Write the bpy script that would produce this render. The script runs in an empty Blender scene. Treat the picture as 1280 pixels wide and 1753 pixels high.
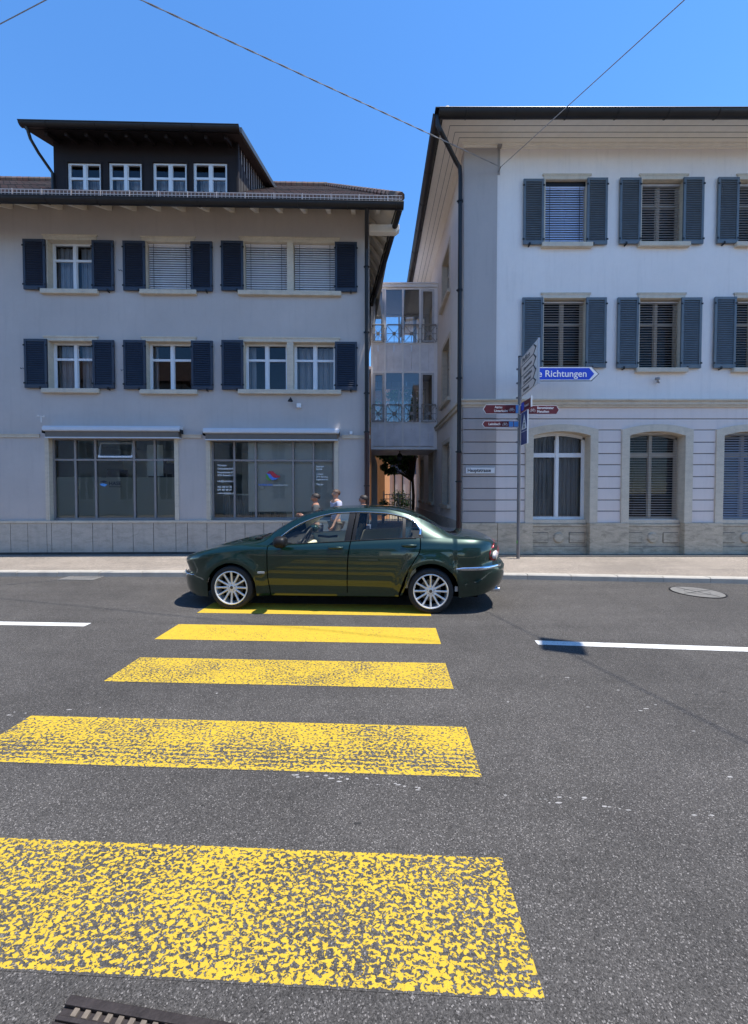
import bpy, bmesh, math, random
import numpy as np
from mathutils import Vector, Matrix, Euler
R = math.radians
PI = math.pi
scene = bpy.context.scene
COL = scene.collection
# ------------------------------------------------------------------ camera
CAM_H, FOC, PITCH, PCY = 1.63, 660.0, R(1.4), 859.5      # focal length in photo pixels, principal row
cam_data = bpy.data.cameras.new('camera')
cam = bpy.data.objects.new('camera', cam_data)
COL.objects.link(cam)
cam.location = (0, 0, CAM_H)
cam.rotation_euler = (R(90) - PITCH, 0, 0)
cam_data.sensor_fit = 'VERTICAL'
cam_data.sensor_height = 36
cam_data.sensor_width = 36
cam_data.lens = FOC / 1753 * 36
cam_data.shift_y = -(876.5 - PCY) / 1753
cam_data.clip_start = 0.05
cam_data.clip_end = 2000
scene.camera = cam
# ------------------------------------------------------------------ light
SUN = Vector((0.322, -0.072, 1.0)).normalized()           # towards the sun
world = bpy.data.worlds.new('World')
scene.world = world
world.use_nodes = True
wn = world.node_tree.nodes; wl = world.node_tree.links
bgn = wn['Background']
sky = wn.new('ShaderNodeTexSky')
sky.sky_type = 'NISHITA'
sky.sun_disc = False
sky.sun_elevation = math.asin(SUN.z)
sky.sun_rotation = math.atan2(SUN.x, SUN.y)
sky.altitude = 900
sky.air_density = 0.95
sky.dust_density = 0.05
sky.ozone_density = 4.0
hs = wn.new('ShaderNodeHueSaturation')
hs.inputs['Saturation'].default_value = 1.19
wl.new(sky.outputs['Color'], hs.inputs['Color'])
wl.new(hs.outputs['Color'], bgn.inputs['Color'])
bgn.inputs['Strength'].default_value = 0.13
sd = bpy.data.lights.new('sun', 'SUN')
sd.energy = 3.0
sd.angle = R(0.5)
sd.color = (1.0, 0.95, 0.88)
sun = bpy.data.objects.new('sun', sd)
COL.objects.link(sun)
sun.rotation_euler = SUN.to_track_quat('Z', 'Y').to_euler()
sun.location = (10, -2, 30)
scene.view_settings.view_transform = 'Standard'
scene.view_settings.look = 'None'
scene.view_settings.gamma = 1
scene.view_settings.exposure = 1.3
try:
    scene.cycles.max_bounces = 8
    scene.cycles.transparent_max_bounces = 24
    scene.cycles.glossy_bounces = 4
    scene.cycles.caustics_reflective = False
    scene.cycles.caustics_refractive = False
except Exception:
    pass

# ------------------------------------------------------------------ helpers
def ray(px, py):
    """world direction of a photo pixel (measuring aid)"""
    c, s = math.cos(PITCH), math.sin(PITCH)
    dx = (px - 640) / FOC; dy = -(py - PCY) / FOC
    return Vector((dx, c + dy * s, -s + dy * c))
EYE = Vector((0, 0, CAM_H))
def ground(px, py, z=0.0):
    d = ray(px, py); t = (z - CAM_H) / d.z
    return EYE + d * t
def at(px, py, Y):
    d = ray(px, py); return EYE + d * (Y / d.y)
class Face:
    """a vertical facade: origin, heading; local (u right, v back, z up)"""
    def __init__(s, O, deg):
        s.O = Vector(O); s.a = R(deg)
        s.U = Vector((math.cos(s.a), math.sin(s.a), 0)); s.V = Vector((-math.sin(s.a), math.cos(s.a), 0))
    def l(s, px, py, v=0.0):
        d = ray(px, py); P0 = s.O + s.V * v
        t = (P0 - EYE).dot(s.V) / d.dot(s.V)
        r = EYE + d * t - s.O
        return r.dot(s.U), r.z
    def side(s, px, py, u=0.0):
        d = ray(px, py); P0 = s.O + s.U * u
        t = (P0 - EYE).dot(s.U) / d.dot(s.U)
        r = EYE + d * t - s.O
        return r.dot(s.V), r.z

def tag(o, label=None, cat=None, group=None, kind=None):
    if label: o['label'] = label
    if cat: o['category'] = cat
    if group: o['group'] = group
    if kind: o['kind'] = kind
    return o
def empty(name, loc, rz=0, **k):
    o = bpy.data.objects.new(name, None)
    COL.objects.link(o); o.location = loc; o.rotation_euler = (0, 0, rz)
    o.empty_display_size = 0.3
    return tag(o, **k)

class MB:
    def __init__(s): s.v = []; s.f = []
    def add(s, vs, fs):
        n = len(s.v); s.v.extend([tuple(p) for p in vs]); s.f.extend([tuple(i + n for i in q) for q in fs]); return s
    def box(s, x0, x1, y0, y1, z0, z1):
        return s.add([(x0,y0,z0),(x1,y0,z0),(x1,y1,z0),(x0,y1,z0),(x0,y0,z1),(x1,y0,z1),(x1,y1,z1),(x0,y1,z1)],
                     [(0,3,2,1),(4,5,6,7),(0,1,5,4),(1,2,6,5),(2,3,7,6),(3,0,4,7)])
    def obox(s, c, size, rot=(0,0,0)):
        m = Euler(rot).to_matrix(); c = Vector(c); hx, hy, hz = [q / 2 for q in size]
        vs = [c + m @ Vector((x*hx, y*hy, z*hz)) for x,y,z in [(-1,-1,-1),(1,-1,-1),(1,1,-1),(-1,1,-1),(-1,-1,1),(1,-1,1),(1,1,1),(-1,1,1)]]
        return s.add(vs, [(0,3,2,1),(4,5,6,7),(0,1,5,4),(1,2,6,5),(2,3,7,6),(3,0,4,7)])
    def tube(s, pts, r, n=8, cap=True, flat=1.0):
        pts = [Vector(p) for p in pts]; rings = []; prev = None
        for i, p in enumerate(pts):
            a = pts[max(i-1,0)]; b = pts[min(i+1,len(pts)-1)]; t = (b-a).normalized()
            if prev is None:
                up = Vector((0,0,1)) if abs(t.z) < .9 else Vector((1,0,0)); nx = t.cross(up).normalized()
            else: nx = (prev - t*prev.dot(t)).normalized()
            prev = nx; ny = t.cross(nx)
            rr = r[i] if isinstance(r, (list,tuple)) else r
            rings.append([p + nx*math.cos(2*PI*k/n)*rr + ny*math.sin(2*PI*k/n)*rr*flat for k in range(n)])
        b0 = len(s.v); s.v.extend([tuple(q) for rg in rings for q in rg])
        for i in range(len(rings)-1):
            for k in range(n):
                k2 = (k+1) % n; s.f.append((b0+i*n+k, b0+i*n+k2, b0+(i+1)*n+k2, b0+(i+1)*n+k))
        if cap:
            s.f.append(tuple(b0+k for k in reversed(range(n)))); s.f.append(tuple(b0+(len(rings)-1)*n+k for k in range(n)))
        return s
    def prism(s, poly, axis, a, b):
        """poly = 2-D outline, extruded along axis from a to b"""
        n = len(poly)
        def P(q, w):
            return {'x': (w, q[0], q[1]), 'y': (q[0], w, q[1]), 'z': (q[0], q[1], w)}[axis]
        return s.add([P(q,a) for q in poly] + [P(q,b) for q in poly],
                     [tuple(range(n)), tuple(range(2*n-1, n-1, -1))] + [(i, i+n, (i+1)%n+n, (i+1)%n) for i in range(n)])
    def lathe(s, prof, c, axis='y', n=32, closed=False):
        """prof = [(radius, along)], around axis through c"""
        c = Vector(c); b0 = len(s.v)
        for r, w in prof:
            for k in range(n):
                a = 2*PI*k/n; ca, sa = math.cos(a)*r, math.sin(a)*r
                s.v.append(tuple(c + Vector({'y': (ca, w, sa), 'z': (ca, sa, w), 'x': (w, ca, sa)}[axis])))
        m = len(prof)
        for i in range(m if closed else m-1):
            i2 = (i+1) % m
            for k in range(n):
                k2 = (k+1) % n; s.f.append((b0+i*n+k, b0+i*n+k2, b0+i2*n+k2, b0+i2*n+k))
        if not closed:
            s.f.append(tuple(b0+k for k in range(n))); s.f.append(tuple(b0+(m-1)*n+k for k in range(n)))
        return s
    def build(s, name, mat, parent=None, smooth=False, bevel=0, fix=True, each=False, weld=False, **k):
        if each:                                            # every loose piece becomes an object of its own
            par = list(range(len(s.v)))
            def find(a):
                while par[a] != a: par[a] = par[par[a]]; a = par[a]
                return a
            for f in s.f:
                for q in f[1:]:
                    ra, rb = find(f[0]), find(q)
                    if ra != rb: par[rb] = ra
            groups = {}
            for f in s.f: groups.setdefault(find(f[0]), []).append(f)
            out = []
            for fs in groups.values():
                ids = sorted({i for f in fs for i in f}); mp = {j: n for n, j in enumerate(ids)}
                sm = MB(); sm.v = [s.v[j] for j in ids]; sm.f = [tuple(mp[j] for j in f) for f in fs]
                out.append(sm.build(name, mat, parent, smooth, bevel, fix, **k))
            return out
        me = bpy.data.meshes.new(name); me.from_pydata(s.v, [], s.f); me.update()
        if weld:
            bm = bmesh.new(); bm.from_mesh(me); bmesh.ops.remove_doubles(bm, verts=bm.verts, dist=1e-4); bm.to_mesh(me); bm.free()
        if fix:
            bm = bmesh.new(); bm.from_mesh(me)
            bmesh.ops.recalc_face_normals(bm, faces=bm.faces); bm.to_mesh(me); bm.free()
        mats = mat if isinstance(mat, (list, tuple)) else [mat]
        for q in mats: me.materials.append(q)
        o = bpy.data.objects.new(name, me); COL.objects.link(o)
        if parent: o.parent = parent
        if smooth:
            for p in me.polygons: p.use_smooth = True
            if smooth != 'all':
                me.set_sharp_from_angle(angle=R(40))
        if bevel:
            b = o.modifiers.new('bevel', 'BEVEL'); b.width = bevel; b.segments = 2; b.limit_method = 'ANGLE'; b.angle_limit = R(50)
        return tag(o, **k)
def text(body, name, mat, parent, loc, rot, size, sx=1.0, align='LEFT', ext=0.001, spacing=1.0, bold=0.0):
    c = bpy.data.curves.new(name, 'FONT'); c.body = body; c.size = size; c.extrude = ext; c.align_x = align
    c.space_character = spacing; c.offset = bold; c.resolution_u = 3
    c.materials.append(mat)
    o = bpy.data.objects.new(name, c); COL.objects.link(o)
    me = bpy.data.meshes.new_from_object(o); bpy.data.objects.remove(o); bpy.data.curves.remove(c); me.name = name
    o = bpy.data.objects.new(name, me); COL.objects.link(o)
    o.parent = parent; o.location = loc; o.rotation_euler = rot; o.scale = (sx, 1, 1)
    return o

# ------------------------------------------------------------------ materials
class NT:
    def __init__(s, name):
        s.m = bpy.data.materials.new(name); s.m.use_nodes = True
        s.n = s.m.node_tree.nodes; s.l = s.m.node_tree.links
        s.b = s.n['Principled BSDF']; s.out = s.n['Material Output']
        s.tc = s.n.new('ShaderNodeTexCoord')
    def coord(s, scale=(1,1,1), kind='Object', rot=(0,0,0)):
        mp = s.n.new('ShaderNodeMapping'); mp.inputs['Scale'].default_value = scale; mp.inputs['Rotation'].default_value = rot
        s.l.new(s.tc.outputs[kind], mp.inputs['Vector']); return mp.outputs['Vector']
    def noise(s, vec, scale, detail=4, rough=.55, dist=0):
        t = s.n.new('ShaderNodeTexNoise'); t.inputs['Scale'].default_value = scale; t.inputs['Detail'].default_value = detail
        t.inputs['Roughness'].default_value = rough; t.inputs['Distortion'].default_value = dist
        s.l.new(vec, t.inputs['Vector']); return t.outputs['Fac']
    def voro(s, vec, scale, feat='F1', out='Distance', rnd=1.0):
        t = s.n.new('ShaderNodeTexVoronoi'); t.feature = feat; t.inputs['Scale'].default_value = scale; t.inputs['Randomness'].default_value = rnd
        s.l.new(vec, t.inputs['Vector']); return t.outputs[out]
    def ramp(s, fac, stops, interp='LINEAR'):
        r = s.n.new('ShaderNodeValToRGB'); r.color_ramp.interpolation = interp
        e = r.color_ramp.elements
        while len(e) < len(stops): e.new(0.5)
        for q, (p, c) in zip(e, stops):
            q.position = p; q.color = (c, c, c, 1) if isinstance(c, (int, float)) else (*c, 1)
        s.l.new(fac, r.inputs['Fac']); return r.outputs['Color']
    def mix(s, fac, a, b, mode='MIX'):
        m = s.n.new('ShaderNodeMix'); m.data_type = 'RGBA'; m.blend_type = mode
        for sock, val in ((m.inputs['Factor'], fac), (m.inputs[6], a), (m.inputs[7], b)):
            if isinstance(val, (int, float)): sock.default_value = val if sock == m.inputs['Factor'] else (val, val, val, 1)
            elif isinstance(val, tuple): sock.default_value = (*val, 1)
            else: s.l.new(val, sock)
        return m.outputs[2]
    def math(s, op, a, b=None, c=None):
        m = s.n.new('ShaderNodeMath'); m.operation = op
        for i, val in enumerate((a, b, c)):
            if val is None: continue
            if isinstance(val, (int, float)): m.inputs[i].default_value = val
            else: s.l.new(val, m.inputs[i])
        return m.outputs[0]
    def xyz(s, vec):
        x = s.n.new('ShaderNodeSeparateXYZ'); s.l.new(vec, x.inputs[0]); return x.outputs
    def bump(s, h, strength=.3, dist=.01):
        b = s.n.new('ShaderNodeBump'); b.inputs['Strength'].default_value = strength; b.inputs['Distance'].default_value = dist
        s.l.new(h, b.inputs['Height']); s.l.new(b.outputs['Normal'], s.b.inputs['Normal']); return b
    def set(s, **k):
        for key, v in k.items():
            key = key.replace('_', ' ')
            if isinstance(v, tuple): s.b.inputs[key].default_value = (*v, 1)
            elif isinstance(v, (int, float)): s.b.inputs[key].default_value = v
            else: s.l.new(v, s.b.inputs[key])
        return s
def plain(name, col, rough=.6, metal=0, var=.12, scale=6, bump=0, bscale=80, spec=.5, coat=0):
    t = NT(name); v = t.coord()
    n = t.noise(v, scale, 6, .6)
    dark = tuple(c * (1 - var) for c in col); lite = tuple(min(1, c * (1 + var)) for c in col)
    t.set(Base_Color=t.ramp(n, [(.25, dark), (.75, lite)]), Roughness=rough, Metallic=metal, Specular_IOR_Level=spec, Coat_Weight=coat)
    if bump: t.bump(t.noise(v, bscale, 3), bump, .004)
    return t.m
def stucco(name, col, stain=.10):
    t = NT(name); v = t.coord()
    big = t.noise(v, .7, 5, .6); st = t.noise(t.coord((5, 5, .5)), 1.6, 4, .6); fine = t.noise(v, 120, 2)
    c1 = t.ramp(big, [(.3, tuple(c*(1-stain) for c in col)), (.7, tuple(c*(1+stain*.5) for c in col))])
    c2 = t.mix(t.ramp(st, [(.52, 0.0), (.78, .34)]), c1, tuple(c*.72 for c in col))
    c3 = t.mix(t.ramp(fine, [(.3, .0), (.7, .12)]), c2, tuple(min(1,c*1.25) for c in col))
    spots = t.math('MULTIPLY', t.ramp(t.noise(v, 6, 5, .65), [(.66, 0.0), (.72, .35)]), t.ramp(t.noise(v, .9, 2), [(.52, 0.0), (.62, 1.0)]))
    c3 = t.mix(spots, c3, tuple(c*.5 for c in col))
    c3 = t.mix(t.ramp(t.noise(v, 9, 6, .7), [(.35, .0), (.7, .10)]), c3, tuple(c*.7 for c in col))
    t.set(Base_Color=c3, Roughness=.92, Specular_IOR_Level=.2)
    t.bump(t.noise(v, 160, 3), .5, .004)
    return t.m
def stone(name, col, veins=.35, vert=False):
    t = NT(name)
    v = t.coord((1, 1, 3.0)); n1 = t.noise(v, 3.5, 8, .68, .6); n2 = t.noise(t.coord(), 40, 4, .7); n3 = t.noise(t.coord((3,3,.6)), 2.0, 4)
    c = t.ramp(n1, [(.28, tuple(q*(1-veins) for q in col)), (.5, col), (.75, tuple(min(1,q*(1+veins*.55)) for q in col))])
    c = t.mix(t.ramp(n2, [(.35, .0), (.65, .25)]), c, tuple(q*.55 for q in col))
    c = t.mix(t.ramp(n3, [(.5, 0.0), (.85, .4)]), c, tuple(q*.5 for q in col))
    t.set(Base_Color=c, Roughness=.85, Specular_IOR_Level=.25)
    t.bump(n2, .35, .006)
    return t.m
def asphalt_nodes(t, base, flecks=.5):
    v = t.coord(kind='Object')
    vor = t.voro(v, 230, out='Color'); vd = t.voro(v, 230)
    sep = t.n.new('ShaderNodeSeparateColor'); t.l.new(vor, sep.inputs[0])
    grain = t.ramp(sep.outputs[0], [(0.0, base*.22), (.38, base*.82), (.84, base*1.35), (.94, base*2.4), (1.0, base*5.0)])
    vor2 = t.voro(v, 420, out='Color'); sep2 = t.n.new('ShaderNodeSeparateColor'); t.l.new(vor2, sep2.inputs[0])
    g2 = t.ramp(sep2.outputs[0], [(0, base*.35), (.6, base), (1.0, base*2.2)])
    c = t.mix(.3, grain, g2)
    big = t.noise(v, .45, 6, .65); st = t.noise(t.coord((.25, 2.2, 1)), 1.2, 5, .6); pat = t.noise(v, 3.5, 5, .7)
    c = t.mix(1.0, c, t.ramp(big, [(.3, .76), (.7, 1.18)]), 'MULTIPLY')
    c = t.mix(1.0, c, t.ramp(st, [(.3, .88), (.7, 1.1)]), 'MULTIPLY')
    c = t.mix(1.0, c, t.ramp(pat, [(.3, .90), (.7, 1.08)]), 'MULTIPLY')
    c = t.mix(1.0, c, (1.07, .995, .925), 'MULTIPLY')
    return c, vd, v
def asphalt(name, base):
    t = NT(name); c, vd, v = asphalt_nodes(t, base)
    # scuffs of old white paint and small dark tar drops
    sc = t.noise(t.coord((1.2, 5, 1)), 2.6, 8, .75); sc2 = t.noise(v, .8, 3)
    m = t.math('MULTIPLY', t.ramp(sc, [(.70, 0.0), (.725, 1.0)]), t.ramp(sc2, [(.5, 0.0), (.6, 1.0)]))
    c = t.mix(m, c, (.35, .35, .34))
    t.set(Base_Color=c, Roughness=.88, Specular_IOR_Level=.3)
    t.bump(t.math('SUBTRACT', 1.0, vd), .55, .005)
    return t.m
def road_paint(name, col, base, wear, streak=0.0):
    """paint worn off the aggregate: asphalt shows between flecks of paint"""
    t = NT(name); c, vd, v = asphalt_nodes(t, base)
    n = t.noise(t.coord((1.0, 1.45, 1)), 50, 4, .60, .5)
    big = t.noise(v, 2.2, 4, .6)
    vx = t.xyz(t.tc.outputs['Generated'])
    th = t.math('ADD', t.math('MULTIPLY', big, .26), t.math('SUBTRACT', n, .13))     # about n
    if streak:
        oy = t.xyz(t.coord())[1]
        w = t.math('ADD', t.math('MULTIPLY', t.math('SINE', t.math('MULTIPLY', oy, 175.0)), .5), .5)
        edge = t.ramp(vx[1], [(.07, 0.0), (.12, 1.0), (.44, .8), (.50, 0.0)])
        th = t.math('SUBTRACT', th, t.math('MULTIPLY', t.math('MULTIPLY', edge, w), streak))
    # ragged outline
    ex = t.math('MULTIPLY', t.math('MINIMUM', vx[1], t.math('SUBTRACT', 1.0, vx[1])), 14)
    ed = t.math('MULTIPLY', t.math('SUBTRACT', 1.0, t.math('MINIMUM', ex, 1.0)), .06)
    th = t.math('ADD', th, ed)
    rag = t.math('MULTIPLY', t.noise(v, 60, 3), .030)                # outline nibbled by the aggregate
    cut = t.math('LESS_THAN', t.math('MINIMUM', vx[1], t.math('SUBTRACT', 1.0, vx[1])), rag)
    th = t.math('SUBTRACT', th, cut)
    mask = t.ramp(th, [(wear, 0.0), (wear + .018, 1.0)])
    pv = t.noise(v, 14, 5, .6)
    pc = t.mix(t.ramp(pv, [(.3, 0.0), (.75, .55)]), col, tuple(q*.72 for q in col))
    c = t.mix(mask, c, pc)
    t.set(Base_Color=c, Roughness=.75, Specular_IOR_Level=.3)
    h = t.math('ADD', t.math('MULTIPLY', mask, .8), t.math('MULTIPLY', t.math('SUBTRACT', 1.0, vd), .5))
    t.bump(h, .5, .004)
    return t.m
def glass(name, tint=(.8,.84,.84), ior=1.5, clear=1.0, rough=0.0, wob=0.0):
    t = NT(name); t.n.remove(t.b)
    tr = t.n.new('ShaderNodeBsdfTransparent'); tr.inputs[0].default_value = (*tint, 1)
    gl = t.n.new('ShaderNodeBsdfGlossy'); gl.inputs['Roughness'].default_value = rough; gl.inputs[0].default_value = (.95,.97,1,1)
    fr = t.n.new('ShaderNodeFresnel'); fr.inputs['IOR'].default_value = ior
    mx = t.n.new('ShaderNodeMixShader')
    if wob:
        b = t.n.new('ShaderNodeBump'); b.inputs['Strength'].default_value = wob; b.inputs['Distance'].default_value = .02
        t.l.new(t.noise(t.coord(), 1.7, 2), b.inputs['Height'])
        t.l.new(b.outputs[0], gl.inputs['Normal']); t.l.new(b.outputs[0], fr.inputs['Normal'])
    t.l.new(fr.outputs[0], mx.inputs[0]); t.l.new(tr.outputs[0], mx.inputs[1]); t.l.new(gl.outputs[0], mx.inputs[2])
    t.l.new(mx.outputs[0], t.out.inputs['Surface'])
    return t.m
def curtain_mat(name, col, freq=26):
    t = NT(name); v = t.coord()
    w = t.n.new('ShaderNodeTexWave'); w.bands_direction = 'X'; w.inputs['Scale'].default_value = freq/6; w.inputs['Distortion'].default_value = 1.5
    w.inputs['Detail'].default_value = 2; t.l.new(t.coord((1,1,.15)), w.inputs['Vector'])
    t.set(Base_Color=t.mix(t.noise(v, 5), tuple(q*.85 for q in col), col), Roughness=.9)
    t.bump(w.outputs['Fac'], 1.0, .03)
    return t.m
def tiles(name):
    t = NT(name); v = t.tc.outputs['Object']
    br = t.n.new('ShaderNodeTexBrick'); br.inputs['Scale'].default_value = 1; br.offset = .5
    br.inputs['Brick Width'].default_value = .2; br.inputs['Row Height'].default_value = .3; br.inputs['Mortar Size'].default_value = .012
    br.inputs['Color1'].default_value = (.16, .078, .06, 1); br.inputs['Color2'].default_value = (.10, .06, .048, 1); br.inputs['Mortar'].default_value = (.02,.015,.012,1)
    t.l.new(v, br.inputs['Vector'])
    c = t.mix(t.ramp(t.noise(v, 2.5, 6, .7), [(.4, 0.0), (.75, .55)]), br.outputs['Color'], (.17,.15,.12))
    t.set(Base_Color=c, Roughness=.9); t.bump(br.outputs['Fac'], -.8, .03)
    return t.m

M = {}
M['asphalt'] = asphalt('asphalt', .064)
M['pavement'] = None
t = NT('pavement_asphalt'); c, vd, v = asphalt_nodes(t, .215)
c = t.mix(1.0, c, (1.0, .92, .82), 'MULTIPLY'); t.set(Base_Color=c, Roughness=.9); t.bump(vd, .3, .003); M['pavement'] = t.m
M['yellow_a'] = road_paint('yellow_paint_worn', (.53, .36, .030), .063, .50)
M['yellow_b'] = road_paint('yellow_paint_rubbed', (.53, .36, .030), .063, .46, streak=.10)
M['yellow_c'] = road_paint('yellow_paint_patchy', (.53, .36, .030), .063, .455)
M['yellow_d'] = road_paint('yellow_paint_fresh', (.53, .36, .030), .063, .37)
M['white_line'] = road_paint('white_road_paint', (.66, .66, .64), .063, .36)
M['kerb'] = stone('kerb_granite', (.42, .39, .34), .15)
M['paver'] = stone('paver_granite_shaded', (.13, .125, .115), .25)  # granite darkened, the eave shadow on the strip put into its colour
M['ground'] = plain('ground_soil', (.16, .15, .12), .95, var=.3, scale=.3)
M['wall_grey'] = stucco('stucco_blue_grey', (.53, .475, .44))
M['wall_light'] = stucco('stucco_pale', (.86, .775, .715), .06)
M['wall_mid'] = stucco('stucco_mid_grey', (.74, .65, .605), .06)
M['wall_pil'] = stucco('stucco_pilaster', (.46, .41, .385), .05)
M['wall_side'] = stucco('stucco_side', (.76, .70, .64), .08)
M['sandstone'] = stone('sandstone_trim', (.66, .57, .45), .16)
M['travertine'] = stone('travertine_plinth', (.56, .46, .335), .5)
M['plinth'] = stone('concrete_plinth', (.52, .46, .385), .25)
M['plinth_dark'] = plain('plinth_foot_dark', (.06, .055, .05), .95, var=.4, scale=4)  # near-black tone for the plinth foot band and apron joints
M['eave_paint'] = plain('eave_cream_paint', (.86, .80, .71), .6, var=.05)
M['rafter'] = plain('rafter_white_paint', (.86, .80, .70), .6, var=.06)
M['groove'] = plain('joint_shadow_gap', (.05, .05, .05), .95)
M['dark_metal'] = plain('gutter_dark_copper', (.014, .012, .012), .45, .2, var=.3, scale=3)
M['pipe_brown'] = plain('downpipe_brown_copper', (.045, .018, .016), .4, .4, var=.25, scale=3)
M['verge_metal'] = plain('verge_zinc', (.07, .078, .075), .5, .4, var=.2)
M['tiles'] = tiles('roof_tiles')
M['dormer_wood'] = plain('dormer_dark_timber', (.012, .006, .006), .8, var=.3, scale=8)
M['dormer_clad'] = plain('dormer_grey_timber', (.34, .29, .25), .75, var=.25, scale=8)
M['shutter_l'] = plain('shutter_navy', (.024, .032, .052), .5, var=.15)
M['shutter_r'] = plain('shutter_slate_blue', (.115, .135, .150), .5, var=.15)
M['iron'] = plain('black_iron', (.015, .015, .017), .5, .5)
M['white_frame'] = plain('white_window_paint', (.74, .74, .74), .4, var=.03)
M['beige_frame'] = plain('beige_window_paint', (.42, .37, .31), .5, var=.06)
M['alu_frame'] = plain('shop_frame_grey', (.26, .24, .235), .4, .1, var=.08)
M['awning_box'] = plain('awning_box_white', (.62, .64, .68), .4, var=.05)
M['awning_cloth'] = plain('awning_cloth_grey', (.16, .14, .12), .9, var=.1)
M['slat_white'] = plain('blind_white', (.74, .70, .70), .4, var=.05)
M['slat_blue'] = plain('blind_pale_blue', (.56, .62, .78), .35, var=.05)
M['slat_grey'] = plain('blind_grey', (.56, .51, .48), .4, .0, var=.08)
M['slat_slate'] = plain('blind_slate', (.34, .34, .38), .35, .0, var=.08)
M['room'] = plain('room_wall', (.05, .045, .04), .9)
M['room_shop'] = plain('shop_room_wall', (.80, .83, .78), .9, var=.06)
M['curtain'] = curtain_mat('curtain_white', (.70, .70, .74))
M['curtain_dim'] = curtain_mat('curtain_grey', (.50, .50, .50), 30)
M['glass'] = glass('window_glass', (.74, .76, .76), 1.5, wob=.02)
M['glass_shop'] = glass('shop_glass', (.88, .92, .89), 1.65, wob=.05)
M['glass_bridge'] = glass('bridge_glass', (.84, .87, .88), 1.9)
M['glass_car'] = glass('car_glass', (.93, .96, .92), 1.4)
t = NT('frosted_film'); t.set(Base_Color=(.36,.38,.33), Roughness=.6, Alpha=.9); M['film'] = t.m
M['zinc'] = plain('bridge_zinc_panel', (.78, .77, .81), .5, .0, var=.16, scale=2.2)
M['zinc_frame'] = plain('bridge_steel_frame', (.84, .82, .82), .4, .0, var=.05)
M['sign_grey'] = plain('sign_back_aluminium', (.42, .42, .43), .45, .6, var=.05)
M['pole'] = plain('pole_galvanised', (.20, .19, .19), .5, .5, var=.15)
M['sign_white'] = plain('sign_white', (.78, .77, .76), .35, var=.03)
M['sign_cream'] = plain('sign_pale', (.74, .64, .58), .4, var=.04)
M['sign_blue'] = plain('sign_blue', (.008, .05, .50), .35, var=.04)
M['sign_navy'] = plain('sign_dark_blue', (.01, .03, .16), .35, var=.04)
M['sign_light_blue'] = plain('sign_light_blue', (.10, .32, .70), .35, var=.04)
M['sign_red'] = plain('sign_maroon', (.13, .012, .018), .4, var=.05)
M['black'] = plain('black_paint', (.012, .012, .013), .5)
M['logo_red'] = plain('logo_red', (.45, .03, .05), .5); M['logo_blue'] = plain('logo_blue', (.08, .22, .70), .5); M['logo_green'] = plain('logo_green', (.10, .30, .06), .5)
M['white_letter'] = plain('window_lettering', (.80, .82, .80), .6, var=.02)
M['dark_letter'] = plain('window_lettering_dark', (.03, .035, .05), .6, var=.02)
M['orange_wall'] = stucco('stucco_orange', (.58, .28, .13), .1)
M['far_white'] = plain('far_panel_white', (.55, .55, .57), .6, var=.05)
M['far_blue'] = plain('far_glazing_blue', (.03, .05, .10), .2)
M['cable'] = plain('cable_grey', (.30, .28, .27), .6)
# ------------------------------------------------------------------ ground, road, pavements
MB().add([(-600,-600,-.03),(600,-600,-.03),(600,600,-.03),(-600,600,-.03)], [(0,1,2,3)]).build('ground', M['ground'], kind='structure')
KL = [(-60,8.75),(-20,7.72),(-7.27,7.45),(-3.6,7.42),(2.63,7.20),(6.67,6.84),(14,6.1),(60,1.4)]      # far kerb line
NL = [(-60,.5),(-8,-1.35),(8,-2.0),(60,-7.2)]                                                           # near kerb line
def interp(tab, x):
    return float(np.interp(x, [p[0] for p in tab], [p[1] for p in tab]))
pts = [(x, y, 0) for x, y in KL] + [(x, y, 0) for x, y in reversed(NL)]
MB().add(pts, [tuple(range(len(pts)))]).build('road', M['asphalt'], kind='structure')
def slab(name, line, far, z, mat, sgn):
    top = [(x, y, z) for x, y in line] + [(line[-1][0], far, z), (line[0][0], far, z)]
    m = MB(); n = len(top); m.add(top, [tuple(range(n))])
    m.build(name, mat, kind='structure')
SWZ = .095
slab('pavement', [(x, y + .13) for x, y in KL], 48, SWZ, M['pavement'], 1)
slab('pavement', [(x, y - .13) for x, y in NL], -48, SWZ, M['pavement'], -1)
def kerb(line, sgn, name='kerb', seed=1):
    rnd = random.Random(seed); m = MB(); x = -40.0
    while x < 40:
        L = rnd.choice([.78, .8, .82, .95]) ; x1 = x + L - .008
        y0, y1 = interp(line, x), interp(line, x1)
        h = SWZ + .006 + rnd.uniform(-.003, .003); b = .02
        q = lambda xx, yy, zz: (xx, yy, zz)
        a, c = (0, .14 * sgn)
        vs = [(x, y0 + a, -.02), (x1, y1 + a, -.02), (x1, y1 + c, -.02), (x, y0 + c, -.02),
              (x, y0 + a, h - b), (x1, y1 + a, h - b), (x1, y1 + c, h), (x, y0 + c, h),
              (x + .004, y0 + a + b * sgn, h), (x1 - .004, y1 + a + b * sgn, h)]
        fs = [(0,1,5,4), (4,5,9,8), (8,9,6,7), (1,2,6,9,5), (0,4,8,7,3), (2,3,7,6)]
        if sgn < 0: fs = [tuple(reversed(f)) for f in fs]
        m.add(vs, fs); x += L
    m.build(name, M['kerb'], kind='structure')
kerb(KL, 1); kerb(NL, -1, seed=2)
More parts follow.
